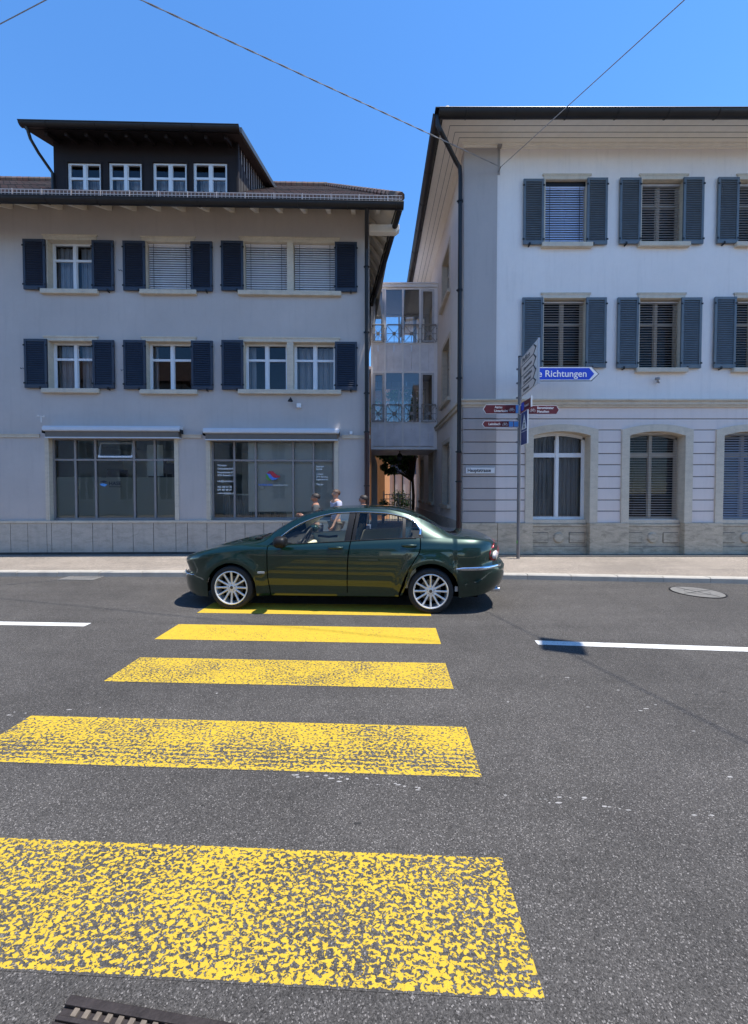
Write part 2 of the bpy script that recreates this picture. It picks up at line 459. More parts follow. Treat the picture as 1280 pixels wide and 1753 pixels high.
# road markings
def marking(name, x0, x1, y0, y1, mat, ang, nx=1, skew=0):
    m = MB(); m.add([(x0, y0, .0016), (x1, y0, .0016), (x1 - skew, y1, .0016), (x0, y1, .0016)], [(0,1,2,3)])
    o = m.build(name, mat, kind='structure'); o.rotation_euler = (0, 0, R(ang)); return o
ZA = -2.5
def zf(p):                       # into the crossing's frame
    a = R(-ZA); return (p.x*math.cos(a) - p.y*math.sin(a), p.x*math.sin(a) + p.y*math.cos(a))
stripes = [((860,1467),(932,1715)), ((803,1244),(818,1332)), ((765,1135),(773,1180)), ((750,1075),(750,1103)), ((735,1036),(735,1055))]
mm = [M['yellow_a'], M['yellow_b'], M['yellow_c'], M['yellow_d'], M['yellow_d']]
XR = zf(ground(831, 1590))[0]
for (a, b), m in zip(stripes, mm):
    A, B = zf(ground(*a)), zf(ground(*b))
    xl = XR - 2.98 if a[0] != 765 else zf(ground(190,1158))[0]
    marking('road_marking', xl, (A[0]+B[0])/2, B[1], A[1], m, ZA)
marking('road_marking', XR - 2.98, XR, zf(ground(932,1715))[1] - .99, zf(ground(932,1715))[1] - .49, M['yellow_a'], ZA)
def linemark(p, q, wdt, ext):
    d = (q - p); d.z = 0; a = math.degrees(math.atan2(d.y, d.x)); c, s = math.cos(R(-a)), math.sin(R(-a))
    f = lambda w: (w.x*c - w.y*s, w.x*s + w.y*c)
    P, Q = f(p), f(q)
    x0, x1 = (P[0], Q[0] + ext) if ext > 0 else (P[0] + ext, Q[0])
    marking('road_marking', x0, x1, P[1] - wdt/2, P[1] + wdt/2, M['white_line'], a)
linemark(ground(918,1100), ground(1280,1112), .12, 3.0)
linemark(ground(0,1067), ground(150,1069.5), .12, -3.0)

def chips(pts, n, col, seed, size=.02, sp=.05):
    rnd = random.Random(seed); m = MB()
    for _ in range(n):
        f = rnd.random()*(len(pts)-1); i = int(f); a, b = pts[i], pts[i+1]; p = a.lerp(b, f-i)
        cx, cy = p.x + rnd.gauss(0, sp), p.y + rnd.gauss(0, sp*.35); k = rnd.randint(5, 8); r = size*rnd.uniform(.3, 1.2)
        st = rnd.uniform(1.2, 3)
        m.add([(cx+math.cos(2*PI*j/k)*r*st*rnd.uniform(.6,1.2), cy+math.sin(2*PI*j/k)*r*rnd.uniform(.5,1.1), .0012) for j in range(k)], [tuple(range(k))])
    return m.build('road_marking', col, None, kind='structure')
M['chip_white'] = plain('old_white_paint', (.27,.26,.25), .9, var=.3, scale=40)
M['chip_tar'] = plain('tar_spot', (.018,.017,.016), .8, var=.3)
chips([ground(500,1326), ground(640,1338), ground(740,1352)], 22, M['chip_white'], 1, .008, .03)
chips([ground(826,1362), ground(900,1363), ground(985,1372), ground(1060,1384), ground(1240,1398)], 24, M['chip_white'], 2, .006, .05)
chips([ground(20,1225), ground(60,1220), ground(420,1185), ground(870,1200), ground(1130,1222)], 16, M['chip_white'], 3, .008, .06)
chips([ground(905,1150), ground(1060,1180), ground(1220,1340)], 14, M['chip_white'], 5, .008, .10)
chips([ground(30,1110), ground(400,1120), ground(900,1060), ground(1250,1150), ground(1200,1290), ground(600,1400), ground(200,1370)], 40, M['chip_tar'], 4, .008, .25)
# manhole cover
def manhole(p, r, label):
    m = empty('manhole_cover', (p.x, p.y, 0), R(20), label=label, cat='manhole cover')
    MB().lathe([(r, .002), (r, .010), (r*.95, .010), (r*.95, .002)], (0,0,0), 'z', 48, closed=True).build('frame_ring', M['iron'], m, smooth=True)
    k = MB().lathe([(0.001, .003), (r*.94, .003), (r*.94, .009), (.001, .009)], (0,0,0), 'z', 48)
    M['cover'] = plain('cover_concrete', (.15,.145,.135), .9, var=.25, scale=8)
    k.build('cover', M['cover'], m, smooth=True)
    g = MB()
    for k in range(4):
        a = PI/2*k; g.obox((math.cos(a)*r*.44, math.sin(a)*r*.44, .0105), (r*.8, .012, .003), (0,0,a))
    g.lathe([(r*.46,.0095),(r*.46,.0105),(r*.44,.0105),(r*.44,.0095)], (0,0,0), 'z', 40, closed=True)
    g.build('raised_pattern', M['iron'], m)
manhole(ground(1193, 1014), .37, 'round concrete filled manhole cover in the road before the pale building')
# storm drain frame at the lower left of the crossing
p = ground(122, 1709)
dr = empty('drain_cover', (p.x, p.y, 0), R(-7.0), label='rusty iron drain frame with notched rim and asphalt filling beside the crossing', cat='drain cover')
M['rust'] = plain('rusty_iron', (.042, .034, .032), .6, .5, var=.4, scale=20, bump=.4)
M['notch'] = plain('worn_iron_edge', (.16,.13,.10), .7, .3, var=.4, scale=30)
M['fill'] = plain('drain_fill', (.21, .20, .185), .9, var=.6, scale=110)
W_ = .62; fr = MB()
fr.box(0, W_, -.024, 0, .001, .014); fr.box(0, W_, -.058, -.046, .001, .012); fr.box(0, W_, -.045, -.026, .0008, .005); fr.box(0, W_, -W_, -W_+.055, .001, .012); fr.box(0, .045, -W_+.055, -.062, .001, .012); fr.box(W_-.055, W_, -W_+.055, -.055, .001, .012)
fr.prism([(.045, -.062), (.15, -.062), (.045, -.15)], 'z', .001, .012)
fr.build('frame', M['rust'], dr, bevel=.003)
te = MB()
for k in range(15): te.box(.04+k*.038, .058+k*.038, -.046, -.026, .002, .0135)
te.build('notches', M['notch'], dr, bevel=.002)
MB().box(.045, W_-.055, -W_+.055, -.062, .0005, .008).build('filling', M['fill'], dr)
MB().lathe([(.001,.012),(.024,.012),(.024,.0135),(.001,.0135)], (.082,-.09,0), 'z', 20).build('lifting_hole', M['paver'], dr, smooth=True)
# small kerb side grate
g = ground(140, 990)
gr = empty('gutter_grate', (g.x, g.y, 0), R(-1.5), label='flat iron gutter grate set in the road against the far kerb', cat='grate')
q = MB(); q.box(-.33,.33,-.16,-.13,.002,.012); q.box(-.33,.33,.13,.16,.002,.012); q.box(-.33,-.3,-.13,.13,.002,.012); q.box(.3,.33,-.13,.13,.002,.012); q.build('frame', M['fill'], gr)
q = MB()
for k in range(11): q.box(-.28+k*.052, -.255+k*.052, -.13, .13, .001, .009)
q.build('bars', M['fill'], gr)

# ------------------------------------------------------------------ facade tools
def wall_holes(m, u0, u1, z0, z1, holes, v=0.0, flip=False):
    """wall sheet with holes; hole = (a, b, lo, hi) or (a, b, lo, spring, crown) for a segmental arch"""
    us = {u0, u1}; zs = {z0, z1}
    for h in holes: us |= {h[0], h[1]}; zs |= {h[2], max(h[3:])}
    us = sorted(x for x in us if u0 <= x <= u1); zs = sorted(x for x in zs if z0 <= x <= z1)
    for i in range(len(us)-1):
        for j in range(len(zs)-1):
            cu, cz = (us[i]+us[i+1])/2, (zs[j]+zs[j+1])/2
            if any(h[0] < cu < h[1] and h[2] < cz < max(h[3:]) for h in holes): continue
            m.add([(us[i],v,zs[j]),(us[i+1],v,zs[j]),(us[i+1],v,zs[j+1]),(us[i],v,zs[j+1])], [(0,1,2,3)])
    for h in holes:
        if len(h) == 5:
            N = 14; top = max(h[3:])
            for k in range(N):
                a = h[0]+(h[1]-h[0])*k/N; b = h[0]+(h[1]-h[0])*(k+1)/N
                m.add([(a,v,arc(h[0],h[1],h[3],h[4],a)),(b,v,arc(h[0],h[1],h[3],h[4],b)),(b,v,top+.0005),(a,v,top+.0005)], [(0,1,2,3)])
def arc(a, b, zs, zc, u):
    """height of a segmental arch at u"""
    w = (b-a)/2; h = zc-zs
    if h < 1e-6: return zs
    Rr = (w*w+h*h)/(2*h); x = u-(a+b)/2
    return zc - Rr + math.sqrt(max(Rr*Rr-x*x, 0))
def shutter(parent, F, x0, x1, z0, z1, mat, v=-.065):
    m = MB(); s = .055; t = .035
    m.box(x0, x0+s, v, v+t, z0, z1); m.box(x1-s, x1, v, v+t, z0, z1)
    m.box(x0+s, x1-s, v+.001, v+t-.001, z0, z0+.08); m.box(x0+s, x1-s, v+.001, v+t-.001, z1-.065, z1)
    n = int((z1-z0-.145)/.052); dz = (z1-z0-.145)/n
    for k in range(n):
        m.obox(((x0+x1)/2, v+.018, z0+.08+dz*(k+.5)), (x1-x0-2*s-.002, .008, dz*1.22), (R(-28),0,0))
    m.box(x0+s, x1-s, v+.030, v+.033, z0+.08, z1-.065)
    o = m.build('shutter', mat, parent)
    h = MB()
    for zz in (z0+.12, z1-.15): h.box(x0-.02, x0+.03, v-.006, v, zz-.02, zz+.02); h.box(x1-.03, x1+.02, v-.006, v, zz-.02, zz+.02)
    cx = x0+.09 if False else (x0+x1)/2 + (.12 if x0 < 0 else -.1)
    h.box(cx-.012, cx+.012, v-.03, v+.06, z0-.035, z0-.012); h.box(cx-.02, cx+.02, v-.03, v-.02, z0-.03, z0+.03)
    h.build('shutter_catch', M['iron'], o)
def blind(parent, u0, u1, z0, z1, v, mat, tilt, pitch, cords=True, depth=.05, shift=0):
    m = MB(); z = z1 - .05; n = 0
    while z > z0 + .01:
        m.obox(((u0+u1)/2, v, z), (u1-u0-.012, depth, .003), (R(tilt),0,0)); z -= pitch
    m.box(u0, u1, v-.025, v+.025, z1-.03, z1); m.box(u0+.004, u1-.004, v-.02, v+.02, z0, z0+.02)
    o = m.build('blind', mat, parent)
    if cords:
        c = MB()
        for f in (.13, .87): c.box(u0+(u1-u0)*f-.004, u0+(u1-u0)*f+.004, v-.038, v-.032, z0, z1)
        c.build('cord', M['iron'], o, each=True)
    return o
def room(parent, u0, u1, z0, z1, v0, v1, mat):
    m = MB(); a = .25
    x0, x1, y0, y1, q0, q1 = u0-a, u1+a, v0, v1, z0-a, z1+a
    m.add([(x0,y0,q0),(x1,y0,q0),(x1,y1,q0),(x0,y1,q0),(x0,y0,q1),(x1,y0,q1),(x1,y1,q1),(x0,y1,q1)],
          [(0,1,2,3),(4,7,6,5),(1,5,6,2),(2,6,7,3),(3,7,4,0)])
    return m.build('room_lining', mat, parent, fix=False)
def casement(parent, u0, u1, z0, z1, v, mat, top=.34, leaves=2, gl='glass', crown=None, fw=.045, cur=None, bottom=.05):
    """window frame with sashes, panes as sub-parts"""
    m = MB(); zt = crown if crown else z1
    ztr = z1 - (z1-z0)*top
    m.box(u0, u0+fw, v, v+.06, z0, z1); m.box(u1-fw, u1, v, v+.06, z0, z1)
    m.box(u0+fw, u1-fw, v, v+.06, z0, z0+bottom)
    if crown:
        N = 12
        for k in range(N):
            a = u0+(u1-u0)*k/N; b = u0+(u1-u0)*(k+1)/N
            za, zb = arc(u0,u1,z1,crown,a), arc(u0,u1,z1,crown,b)
            m.add([(a,v,za-fw*1.1),(b,v,zb-fw*1.1),(b,v,zb+.03),(a,v,za+.03),(a,v+.06,za-fw*1.1),(b,v+.06,zb-fw*1.1),(b,v+.06,zb+.03),(a,v+.06,za+.03)],
                  [(0,1,2,3),(4,7,6,5),(0,4,5,1),(3,2,6,7)])
    else: m.box(u0+fw, u1-fw, v, v+.06, z1-fw, z1)
    w = (u1-u0)/leaves
    for k in range(1, leaves):
        m.box(u0+w*k-.038, u0+w*k+.038, v-.012, v+.05, z0+bottom, zt-fw*.9)
    tb = .028 if not crown else .055
    for k in range(leaves):
        a = u0+w*k+(fw if k == 0 else .038); b = u0+w*(k+1)-(fw if k == leaves-1 else .038)
        m.box(a, b, v+.004, v+.045, ztr-tb, ztr+tb)
        # inner sash edge
        for (p, q, r, s) in ((a, a+.018, z0+bottom, ztr-tb), (b-.018, b, z0+bottom, ztr-tb), (a, a+.018, ztr+tb, z1-fw), (b-.018, b, ztr+tb, z1-fw)):
            m.box(p, q, v+.012, v+.04, r, s)
    o = m.build('window', mat, parent)
    g = MB(); top_pts = [(u0+(u1-u0)*k/12, (arc(u0,u1,z1,crown,u0+(u1-u0)*k/12) if crown else z1)) for k in range(12, -1, -1)]
    g.add([(u0, v+.03, z0), (u1, v+.03, z0)] + [(a, v+.03, b) for a, b in top_pts], [tuple(range(15))])
    g.build('pane', M[gl], o, fix=False)
    if cur:
        c = MB(); rnd = random.Random(int(abs(u0*100)))
        for (a, b, lo, hi) in cur:
            N = max(8, int((b-a)*(u1-u0)/.02)); P = []
            for k in range(N+1):
                f = k/N; P.append((u0+(u1-u0)*(a+(b-a)*f), v+.16+.018*math.sin(f*N*.9)+rnd.uniform(-.004,.004)))
            zl, zh = z0+(z1-z0)*lo, z0+(z1-z0)*hi
            if crown and hi >= 1: zh = crown
            c.add([(x, y, zl) for x, y in P] + [(x, y, zh) for x, y in P], [(i, i+1, i+N+2, i+N+1) for i in range(N)])
        c.build('curtain', M['curtain'] if parent.get('cur') != 'dim' else M['curtain_dim'], o, smooth='all', fix=False)
    return o
JW = .095
def surround(parent, u0, u1, z0, z1, depth, mat, mull=(), proud=.02, sill=True, lint=.12, sd=.09, jl=JW, jr=JW):
    m = MB()
    m.box(u0-jl, u0, -proud, depth, z0, z1); m.box(u1, u1+jr, -proud, depth, z0, z1)
    m.box(u0-jl, u1+jr, -proud, depth, z1, z1+lint)
    m.box(u0-jl-.03, u1+jr+.03, -proud-.012, -.002, z1+lint-.035, z1+lint+.006)
    for a, b in mull: m.box(a, b, -proud+.004, depth, z0, z1)
    o = m.build('window_surround', mat, parent, bevel=.006)
    if sill:
        s = MB().box(u0-jl-.05, u1+jr+.05, -sd, depth, z0-.11, z0-.0)
        s.build('sill', mat, o, bevel=.01)
    return (u0-jl+.004, u1+jr-.004, z0-.1, z1+lint-.004)

# ------------------------------------------------------------------ grey building
FL = Face((-.118, 9.75, 0), 1.3)
gb = empty('grey_shop_house', FL.O, FL.a, label='blue grey rendered house with navy shutters, dormer and two shop windows', cat='house')
def lr(F, px0, px1, py0, py1, v=0.0):
    pm, ym = (px0+px1)/2, (py0+py1)/2
    return (F.l(px0, ym, v)[0], F.l(px1, ym, v)[0], F.l(pm, py1, v)[1], F.l(pm, py0, v)[1])
Lw = [ # opening, kind, shutters left/right px, y
 ((82,159,411,497), 'cas', (39,77,409,495), (157,194,411,497)),
 ((250,327,414,498), 'blind', (210,248,412,497), (326,363,413,498)),
 ((418,574,415,500), 'blind2', (378,416,412,497), (573,611,414,499)),
 ((84,161,584,666), 'cas', (41,80,580,664), (158,195,582,665)),
 ((251,329,585,668), 'cas', (211,249,582,666), (327,364,583,667)),
 ((418,574,586,668), 'cas2', (379,416,582,667), (573,611,585,668))]
holes = []
for i, (rc, kind, sl, sr) in enumerate(Lw):
    u0, u1, z0, z1 = lr(FL, *rc)
    dep = .20; mid = (u0+u1)/2
    mul = [(mid-.075, mid+.085)] if '2' in kind else []
    holes.append(surround(gb, u0, u1, z0, z1, dep, M['sandstone'], mul))
    for s in (sl, sr):
        a = lr(FL, *s, v=-.06); shutter(gb, FL, a[0], a[1], a[2], a[3], M['shutter_l'])
    spans = [(u0, mid-.075), (mid+.085, u1)] if mul else [(u0, u1)]
    for (a, b) in spans:
        if 'cas' in kind:
            cur = [(0,.46,0,.98),(.54,1,0,.98)] if i in (0, 3) else ([(.02,.98,0,.97)] if i == 5 and a > mid else ([(0,.12,0,.98),(.88,1,0,.98)] if i == 4 else [(0,.2,0,.98)]))
            casement(gb, a, b, z0, z1, dep-.05, M['white_frame'], cur=cur)
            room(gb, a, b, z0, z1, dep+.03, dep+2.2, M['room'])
        else:
            blind(gb, a+.01, b-.01, z0, z1-.01, dep-.10, M['slat_white'], 58, .056, depth=.064)
            casement(gb, a, b, z0, z1, dep-.04, M['room'])
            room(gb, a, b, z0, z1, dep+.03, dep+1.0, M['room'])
# shops
ZP = FL.l(300, 892)[1]                               # top of plinth
shops = [(78, 306, 738, 888, [91,129,163.5,229.5,265,299], 787), (353, 579, 741, 887, [364.5,401,437.5,501.5,536.5,572.5], 788)]
sid = 0
for (pa, pb, ya, yb, mu, tr) in shops:
    a0 = FL.l(pa, 820)[0]; a1 = FL.l(pb, 820)[0]; z1 = FL.l(pa, ya+11)[1]; z0 = ZP + .02
    jl = .10
    m = MB(); dep = .16
    m.box(a0, a0+jl, -.02, dep, z0, z1); m.box(a1-jl, a1, -.02, dep, z0, z1); m.box(a0+.055, a0+.065, -.026, -.019, z0, z1)
    m.build('window_surround', M['sandstone'], gb, bevel=.006)
    holes.append((a0+.004, a1-.004, z0-.02, z1+.12))
    # glazing frame
    g = MB(); vv = .10
    us = [FL.l(x, 820, vv)[0] for x in mu]; us[0] = a0+jl; us[-1] = a1-jl; zt = FL.l(pa, tr, vv)[1]
    fw = .035
    for k, u in enumerate(us):
        lo, hi = (u, u+fw*1.3) if k == 0 else ((u-fw*1.3, u) if k == len(us)-1 else (u-fw/2-.006, u+fw/2+.006))
        g.box(lo, hi, vv, vv+.06, z0, z1)
    for k in range(len(us)-1):
        lo = us[k] + (fw*1.3 if k == 0 else fw/2+.006); hi = us[k+1] - (fw*1.3 if k == len(us)-2 else fw/2+.006)
        g.box(lo, hi, vv+.003, vv+.057, z0, z0+.06); g.box(lo, hi, vv+.003, vv+.057, zt-.022, zt+.022); g.box(lo, hi, vv+.003, vv+.057, z1-.05, z1)
    if sid == 0:   # tilted vent sash
        lo, hi = us[2]+.05, us[3]-.05; s = MB()
        th = R(14)
        def tv(u, h): return (u, vv+.05-math.sin(th)*(-h)*.0+math.sin(th)*h*0.9-.03, zt+.06+math.cos(th)*h)
        H = z1-.06-zt-.08
        for (c0, c1, h0, h1) in ((lo, lo+.045, 0, H), (hi-.045, hi, 0, H), (lo+.045, hi-.045, 0, .045), (lo+.045, hi-.045, H-.045, H)):
            P = [tv(c0,h0), tv(c1,h0), tv(c1,h1), tv(c0,h1)]
            s.add(P + [(x, y+.04, z) for x, y, z in P], [(0,1,2,3),(4,7,6,5),(0,4,5,1),(1,5,6,2),(2,6,7,3),(3,7,4,0)])
        fo = s.build('vent_sash', M['zinc_frame'], gb)
        MB().add([tv(lo+.04,.04),tv(hi-.04,.04),tv(hi-.04,H-.04),tv(lo+.04,H-.04)], [(0,1,2,3)]).build('pane', M['glass_shop'], fo, fix=False)
    fo = g.build('shop_window', M['alu_frame'], gb)
    MB().add([(us[0],vv+.035,z0),(us[-1],vv+.035,z0),(us[-1],vv+.035,z1),(us[0],vv+.035,z1)], [(0,1,2,3)]).build('pane', M['glass_shop'], fo, fix=False)
    room(gb, us[0], us[-1], z0-.2, z1-.2, vv+.07, vv+3.2, M['room_shop'])
    if sid == 0:
        zf1 = FL.l(190, 817, .16)[1]
        MB().add([(us[0],.155,z0),(us[-1],.155,z0),(us[-1],.155,zf1),(us[0],.155,zf1)], [(0,1,2,3)]).build('frosted_film', M['film'], fo, fix=False)
        # furniture seen dimly above the film
        f = MB(); f.box(us[0]+.6, us[2]-.1, 1.2, 1.6, .2, z0+1.35); f.box(us[3]+.1, us[3]+.8, 1.0, 1.3, .2, z0+1.5); f.box(us[2]+.25, us[2]+.75, 2.0, 2.1, .2, z0+1.7)
        f.build('cupboard', M['black'], gb)
        w = MB()
        w.box(us[3]+.05, us[4]-.05, .6, .62, zf1+.05, z1-.1)
        w.build('notice_board', M['room_shop'], gb)
    # awning
    b0, b1 = FL.l(pa-6, 735, -.18)[0], FL.l(pb+1.5, 735, -.18)[0]
    zt1 = FL.l(190, ya-9, -.18)[1]; zt0 = FL.l(190, ya, -.18)[1]; zc = FL.l(190, ya+11, -.14)[1]
    aw = MB(); aw.box(b0, b1, -.18, -.002, zt0, zt1); aw.box(b0, b1, -.20, -.18, zt0+.012, zt1-.03)
    ao = aw.build('awning', M['awning_box'], gb, bevel=.012)
    MB().box(b0+.05, b1-.05, -.155, -.01, zc+.012, zt0-.001).build('awning_cloth', M['awning_cloth'], ao)
    MB().box(b0+.04, b1-.04, -.165, -.008, zc-.014, zc+.010).build('drop_bar', M['awning_box'], ao)
    MB().box(b0-.006, b0+.002, -.19, -.01, zt0-.05, zt0+.05).box(b1-.002, b1+.006, -.19, -.01, zt0-.05, zt0+.05).build('end_bracket', M['iron'], ao)
    if sid == 1:
        V = vv+.030
        def L(px, py): q = FL.l(px, py, V); return q
        for body, py, s in (('Wynatex', 798, .066), ('Gebäudetechnik', 803.6, .066), ('Hauptstrasse 67', 810, .066), ('5734 Reinach AG', 815, .066), ('info@wynatex.ch', 825, .066), ('062 508 67 78', 835, .066), ('079 487 88 27', 840, .066), ('www.wynatex.ch', 845.5, .066)):
            u, z = L(372, py); text(body, 'lettering', M['white_letter'], fo, (u, V, z), (R(90),0,0), s, .93, bold=.0016)
        for body, py in (('Heizung', 800), ('Sanitär', 804.5), ('Lüftung', 813), ('24 h Service', 817.5), ('Reparaturen', 822), ('Planung', 830.5)):
            u, z = L(541, py); text(body, 'lettering', M['white_letter'], fo, (u, V, z), (R(90),0,0), .064, .93, bold=.0014)
        u, z = L(442, 831.5); text('WYNATEX', 'lettering', M['logo_blue'], fo, (u, V, z), (R(90),0,0), .062, 1.2, bold=.001)
        u, z = L(468, 831.5); text('Gebäudetechnik', 'lettering', M['white_letter'], fo, (u, V, z), (R(90),0,0), .055, 1.0)
        # three flowing bands
        cu, cz = L(455, 815); sc = 1/66.0
        def band(pts, mat):
            P = [L(x, y) for x, y in pts]
            MB().prism([(a, b) for a, b in P], 'y', V-.003, V-.0005).build('logo_band', mat, fo)
        band([(456,810),(461,806.5),(467,807),(471,811),(475,814),(480,815),(478,817),(472,818),(467,816.5),(463,812)], M['logo_red'])
        band([(456,810.5),(461,807.5),(463,812.5),(467,817),(472,818.5),(476,818),(472,821),(466,822),(461,818),(459,813.5)][0:9], M['logo_blue'])
        band([(455.5,811.5),(458,812.5),(460,818),(464.5,822.6),(460,822.5),(456,820),(455,815)], M['logo_green'])
        f = MB()
        for k in range(46):
            uu = us[0]+.12+k*.036; 
            if uu < us[3]: f.box(uu, uu+.02, .55, .62, z0+.02, z0+.62)
        f.build('radiator', M['curtain_dim'], gb)
        MB().box(us[0]+.1, us[3], .62, .66, z0, z0+.66).build('radiator_back', M['room_shop'], gb)
        MB().box(us[0], us[-1], .14, .42, z0-.03, z0+.03).build('inner_sill', M['white_frame'], gb)
        c = MB()
        for k in range(int((us[-1]-us[1])/.09)):
            x = us[1]+.35+k*.09
            if x < us[-1]-.05: c.obox((x, .26, (z0+z1)/2+.1), (.089, .004, z1-z0-.2), (0,0,R(14)))
        c.build('vertical_blind', M['sign_white'], gb)  # white and set close to the glass to brighten the dim shop window
        MB().box(us[1]+.62, us[1]+.72, .20, .205, z0+.78, z0+.88).build('thermostat_tag', M['sign_white'], gb)
    else:
        V = vv+.030
        def L(px, py): return FL.l(px, py, V)
        P = [L(x, y) for x, y in ((171,824),(178,822.5),(184,825),(177,826.5))]
        MB().prism(P, 'y', V-.003, V-.0005).build('logo_band', M['dark_letter'], fo)
        P = [L(x, y) for x, y in ((171,828),(177,827.5),(184,829.5),(179,833),(172,831))]
        MB().prism(P, 'y', V-.003, V-.0005).build('logo_band', M['sign_light_blue'], fo)
        u, z = L(186, 830.5); text('HASE', 'lettering', M['dark_letter'], fo, (u, V, z), (R(90),0,0), .13, 1.0, bold=.002)
        u, z = L(186, 834); text('Versicherungen', 'lettering', M['dark_letter'], fo, (u, V, z), (R(90),0,0), .05, 1.0)
    sid += 1
WT = 8.74
w = MB(); UL = -17.0
wall_holes(w, UL, 0, ZP, WT, holes)
w.add([(0,0,SWZ),(0,9.5,SWZ),(0,9.5,WT),(0,0,WT)], [(0,1,2,3)])
w.add([(UL,9.5,SWZ),(UL,0,SWZ),(UL,0,WT),(UL,9.5,WT)], [(0,1,2,3)])
w.add([(0,9.5,SWZ),(UL,9.5,SWZ),(UL,9.5,WT),(0,9.5,WT)], [(0,1,2,3)])
w.build('wall', M['wall_grey'], gb, fix=False, weld=True)
# string course between shops
zc1 = FL.l(40, 743)[1]; zc0 = FL.l(40, 749)[1]
sc_ = MB()
for a, b in ((UL, holes[6][0]-.12), (holes[6][1]+.1, holes[7][0]-.1), (holes[7][1]+.1, .03)):
    sc_.box(a, b, -.028, -.001, zc0, zc1); sc_.box(a, b, -.04, -.029, zc1-.02, zc1)
sc_.build('string_course', M['sandstone'], gb, each=True)
# plinth of slabs with open joints
pl = MB(); rnd = random.Random(4)
jpx = [-60, 20, 49.5, 82, 90, 124, 160, 194, 229, 264, 302, 322, 355, 387, 420, 452, 484, 518, 552, 585, 618, 636]
ju = [FL.l(x, 915)[0] for x in jpx]; ju[-1] = .02
uu = ju[0]
while uu > UL: ju.insert(0, uu-.55); uu -= .55
for a, b in zip(ju[:-1], ju[1:]): pl.box(a+.006, b-.006, -.035-rnd.uniform(0,.003), .0, SWZ+.0, ZP-.045)
pl.build('plinth_slab', M['plinth'], gb, bevel=.004, each=True)
MB().box(UL, .0, -.02, -.001, SWZ, ZP-.05).build('plinth_joint', M['groove'], gb)
MB().box(UL, .03, -.055, .08, ZP-.042, ZP+.018).build('plinth_cap', M['sandstone'], gb, bevel=.006)
MB().box(UL, .04, -.06, -.039, SWZ-.01, SWZ+.055).build('plinth_foot', M['plinth_dark'], gb)
# roof, eaves
EV, EZ = -.85, 8.30; SL = .82; SE = -.55
ER = FL.l(690, 350, EV)[0]; EL = UL-.6
rz = lambda v: EZ + SL*(v-EV)
RV = 4.75; HR = -1.55
rf = MB()
rf.add([(EL,EV,EZ),(ER,EV,EZ),(HR,RV,rz(RV)),(EL,RV,rz(RV))], [(0,1,2,3)])
rf.add([(ER,EV,EZ),(SE,RV*2+.4,EZ),(HR,RV,rz(RV))], [(0,1,2)])
rf.add([(EL,RV,rz(RV)),(HR,RV,rz(RV)),(SE,RV*2+.4,EZ),(EL,RV*2+.4,EZ)], [(0,1,2,3)])
# tile courses: a low step every 0.33 m down the slope
k = 0; v = EV+.02
while v < RV-.3:
    v2 = min(v+.34, RV); xr = ER + (HR-ER)*(v-EV)/(RV-EV) ; xr2 = ER + (HR-ER)*(v2-EV)/(RV-EV)
    rf.add([(EL,v,rz(v)+.035),(xr,v,rz(v)+.035),(xr2,v2,rz(v2)+.008),(EL,v2,rz(v2)+.008),(EL,v,rz(v)),(xr,v,rz(v))], [(0,1,2,3),(4,5,1,0)])
    v += .33
hip = MB()
for i in range(26):
    f = (i+.5)/26; p = Vector((ER,EV,EZ)).lerp(Vector((HR,RV,rz(RV))), f); q = Vector((ER,EV,EZ)).lerp(Vector((HR,RV,rz(RV))), f+.035)
    hip.tube([p+Vector((0,0,.03)), q+Vector((0,0,.05))], [.10,.08], 8)
rfo = rf.build('roof', M['tiles'], gb, fix=False)
hip.build('hip_tile', M['tiles'], rfo, smooth=True)
x = EL; hb = MB()
while x < HR:
    hb.tube([(x,RV,rz(RV)+.03),(min(x+.36,HR+.05),RV,rz(RV)+.04)], .1, 8); x += .34
hb.build('ridge_tile', M['tiles'], rfo, smooth=True)
# soffit boards and rafters
sf = MB(); sz0 = EZ-.04; sz1 = sz0+.60*(-EV)
sf.add([(EL,EV,sz0),(ER,EV,sz0),(0,0,sz1),(EL,0,sz1)], [(3,2,1,0)])
sf.add([(ER-.1,EV,sz0),(max(SE,.05),9.5,sz0),(0,9.5,sz1),(0,0,sz1)], [(3,2,1,0)])
sf.build('soffit', M['eave_paint'], gb, fix=False)
ra = MB()
pxs = [-128,-84,-40,4,26,66,110,152,193,236,279,324,367,413,458,503,550,596]
prev = None
us_r = sorted([FL.l(x*1.0+6, 368, -.62)[0] for x in pxs])
for u in [FL.l(600,370,-.62)[0] - .595*k for k in range(-1, 27)]:
    if u > ER-.12: continue
    a = .0; y0 = -.72; y1 = -.004
    z0_ = sz0+.60*(y0-EV)-.06; z1_ = sz0+.60*(y1-EV)-.10
    ra.add([(u,y0,z0_-.11),(u+.10,y0,z0_-.11),(u+.10,y1,z1_-.14),(u,y1,z1_-.14),(u,y0,z0_),(u+.10,y0,z0_),(u+.10,y1,z1_),(u,y1,z1_)],
           [(0,3,2,1),(4,5,6,7),(0,1,5,4),(1,2,6,5),(2,3,7,6),(3,0,4,7)])
for k in range(18):
    v = .35+k*.5; e = ER+(SE-ER)*(v-EV)/(9.5-EV)-.16
    if e < .06: continue
    zb = sz0-.01
    ra.add([(e,v,zb-.10),(e,v+.1,zb-.10),(0,v+.1,sz1-.15),(0,v,sz1-.15),(e,v,zb+.04),(e,v+.1,zb+.04),(0,v+.1,sz1-.01),(0,v,sz1-.01)],
           [(0,3,2,1),(4,5,6,7),(0,1,5,4),(1,2,6,5),(2,3,7,6),(3,0,4,7)])
ra.build('rafter', M['rafter'], gb, each=True)
pz = FL.l(660, 395, -.12)[1]; pe = FL.l(683, 395, -.12)[0]
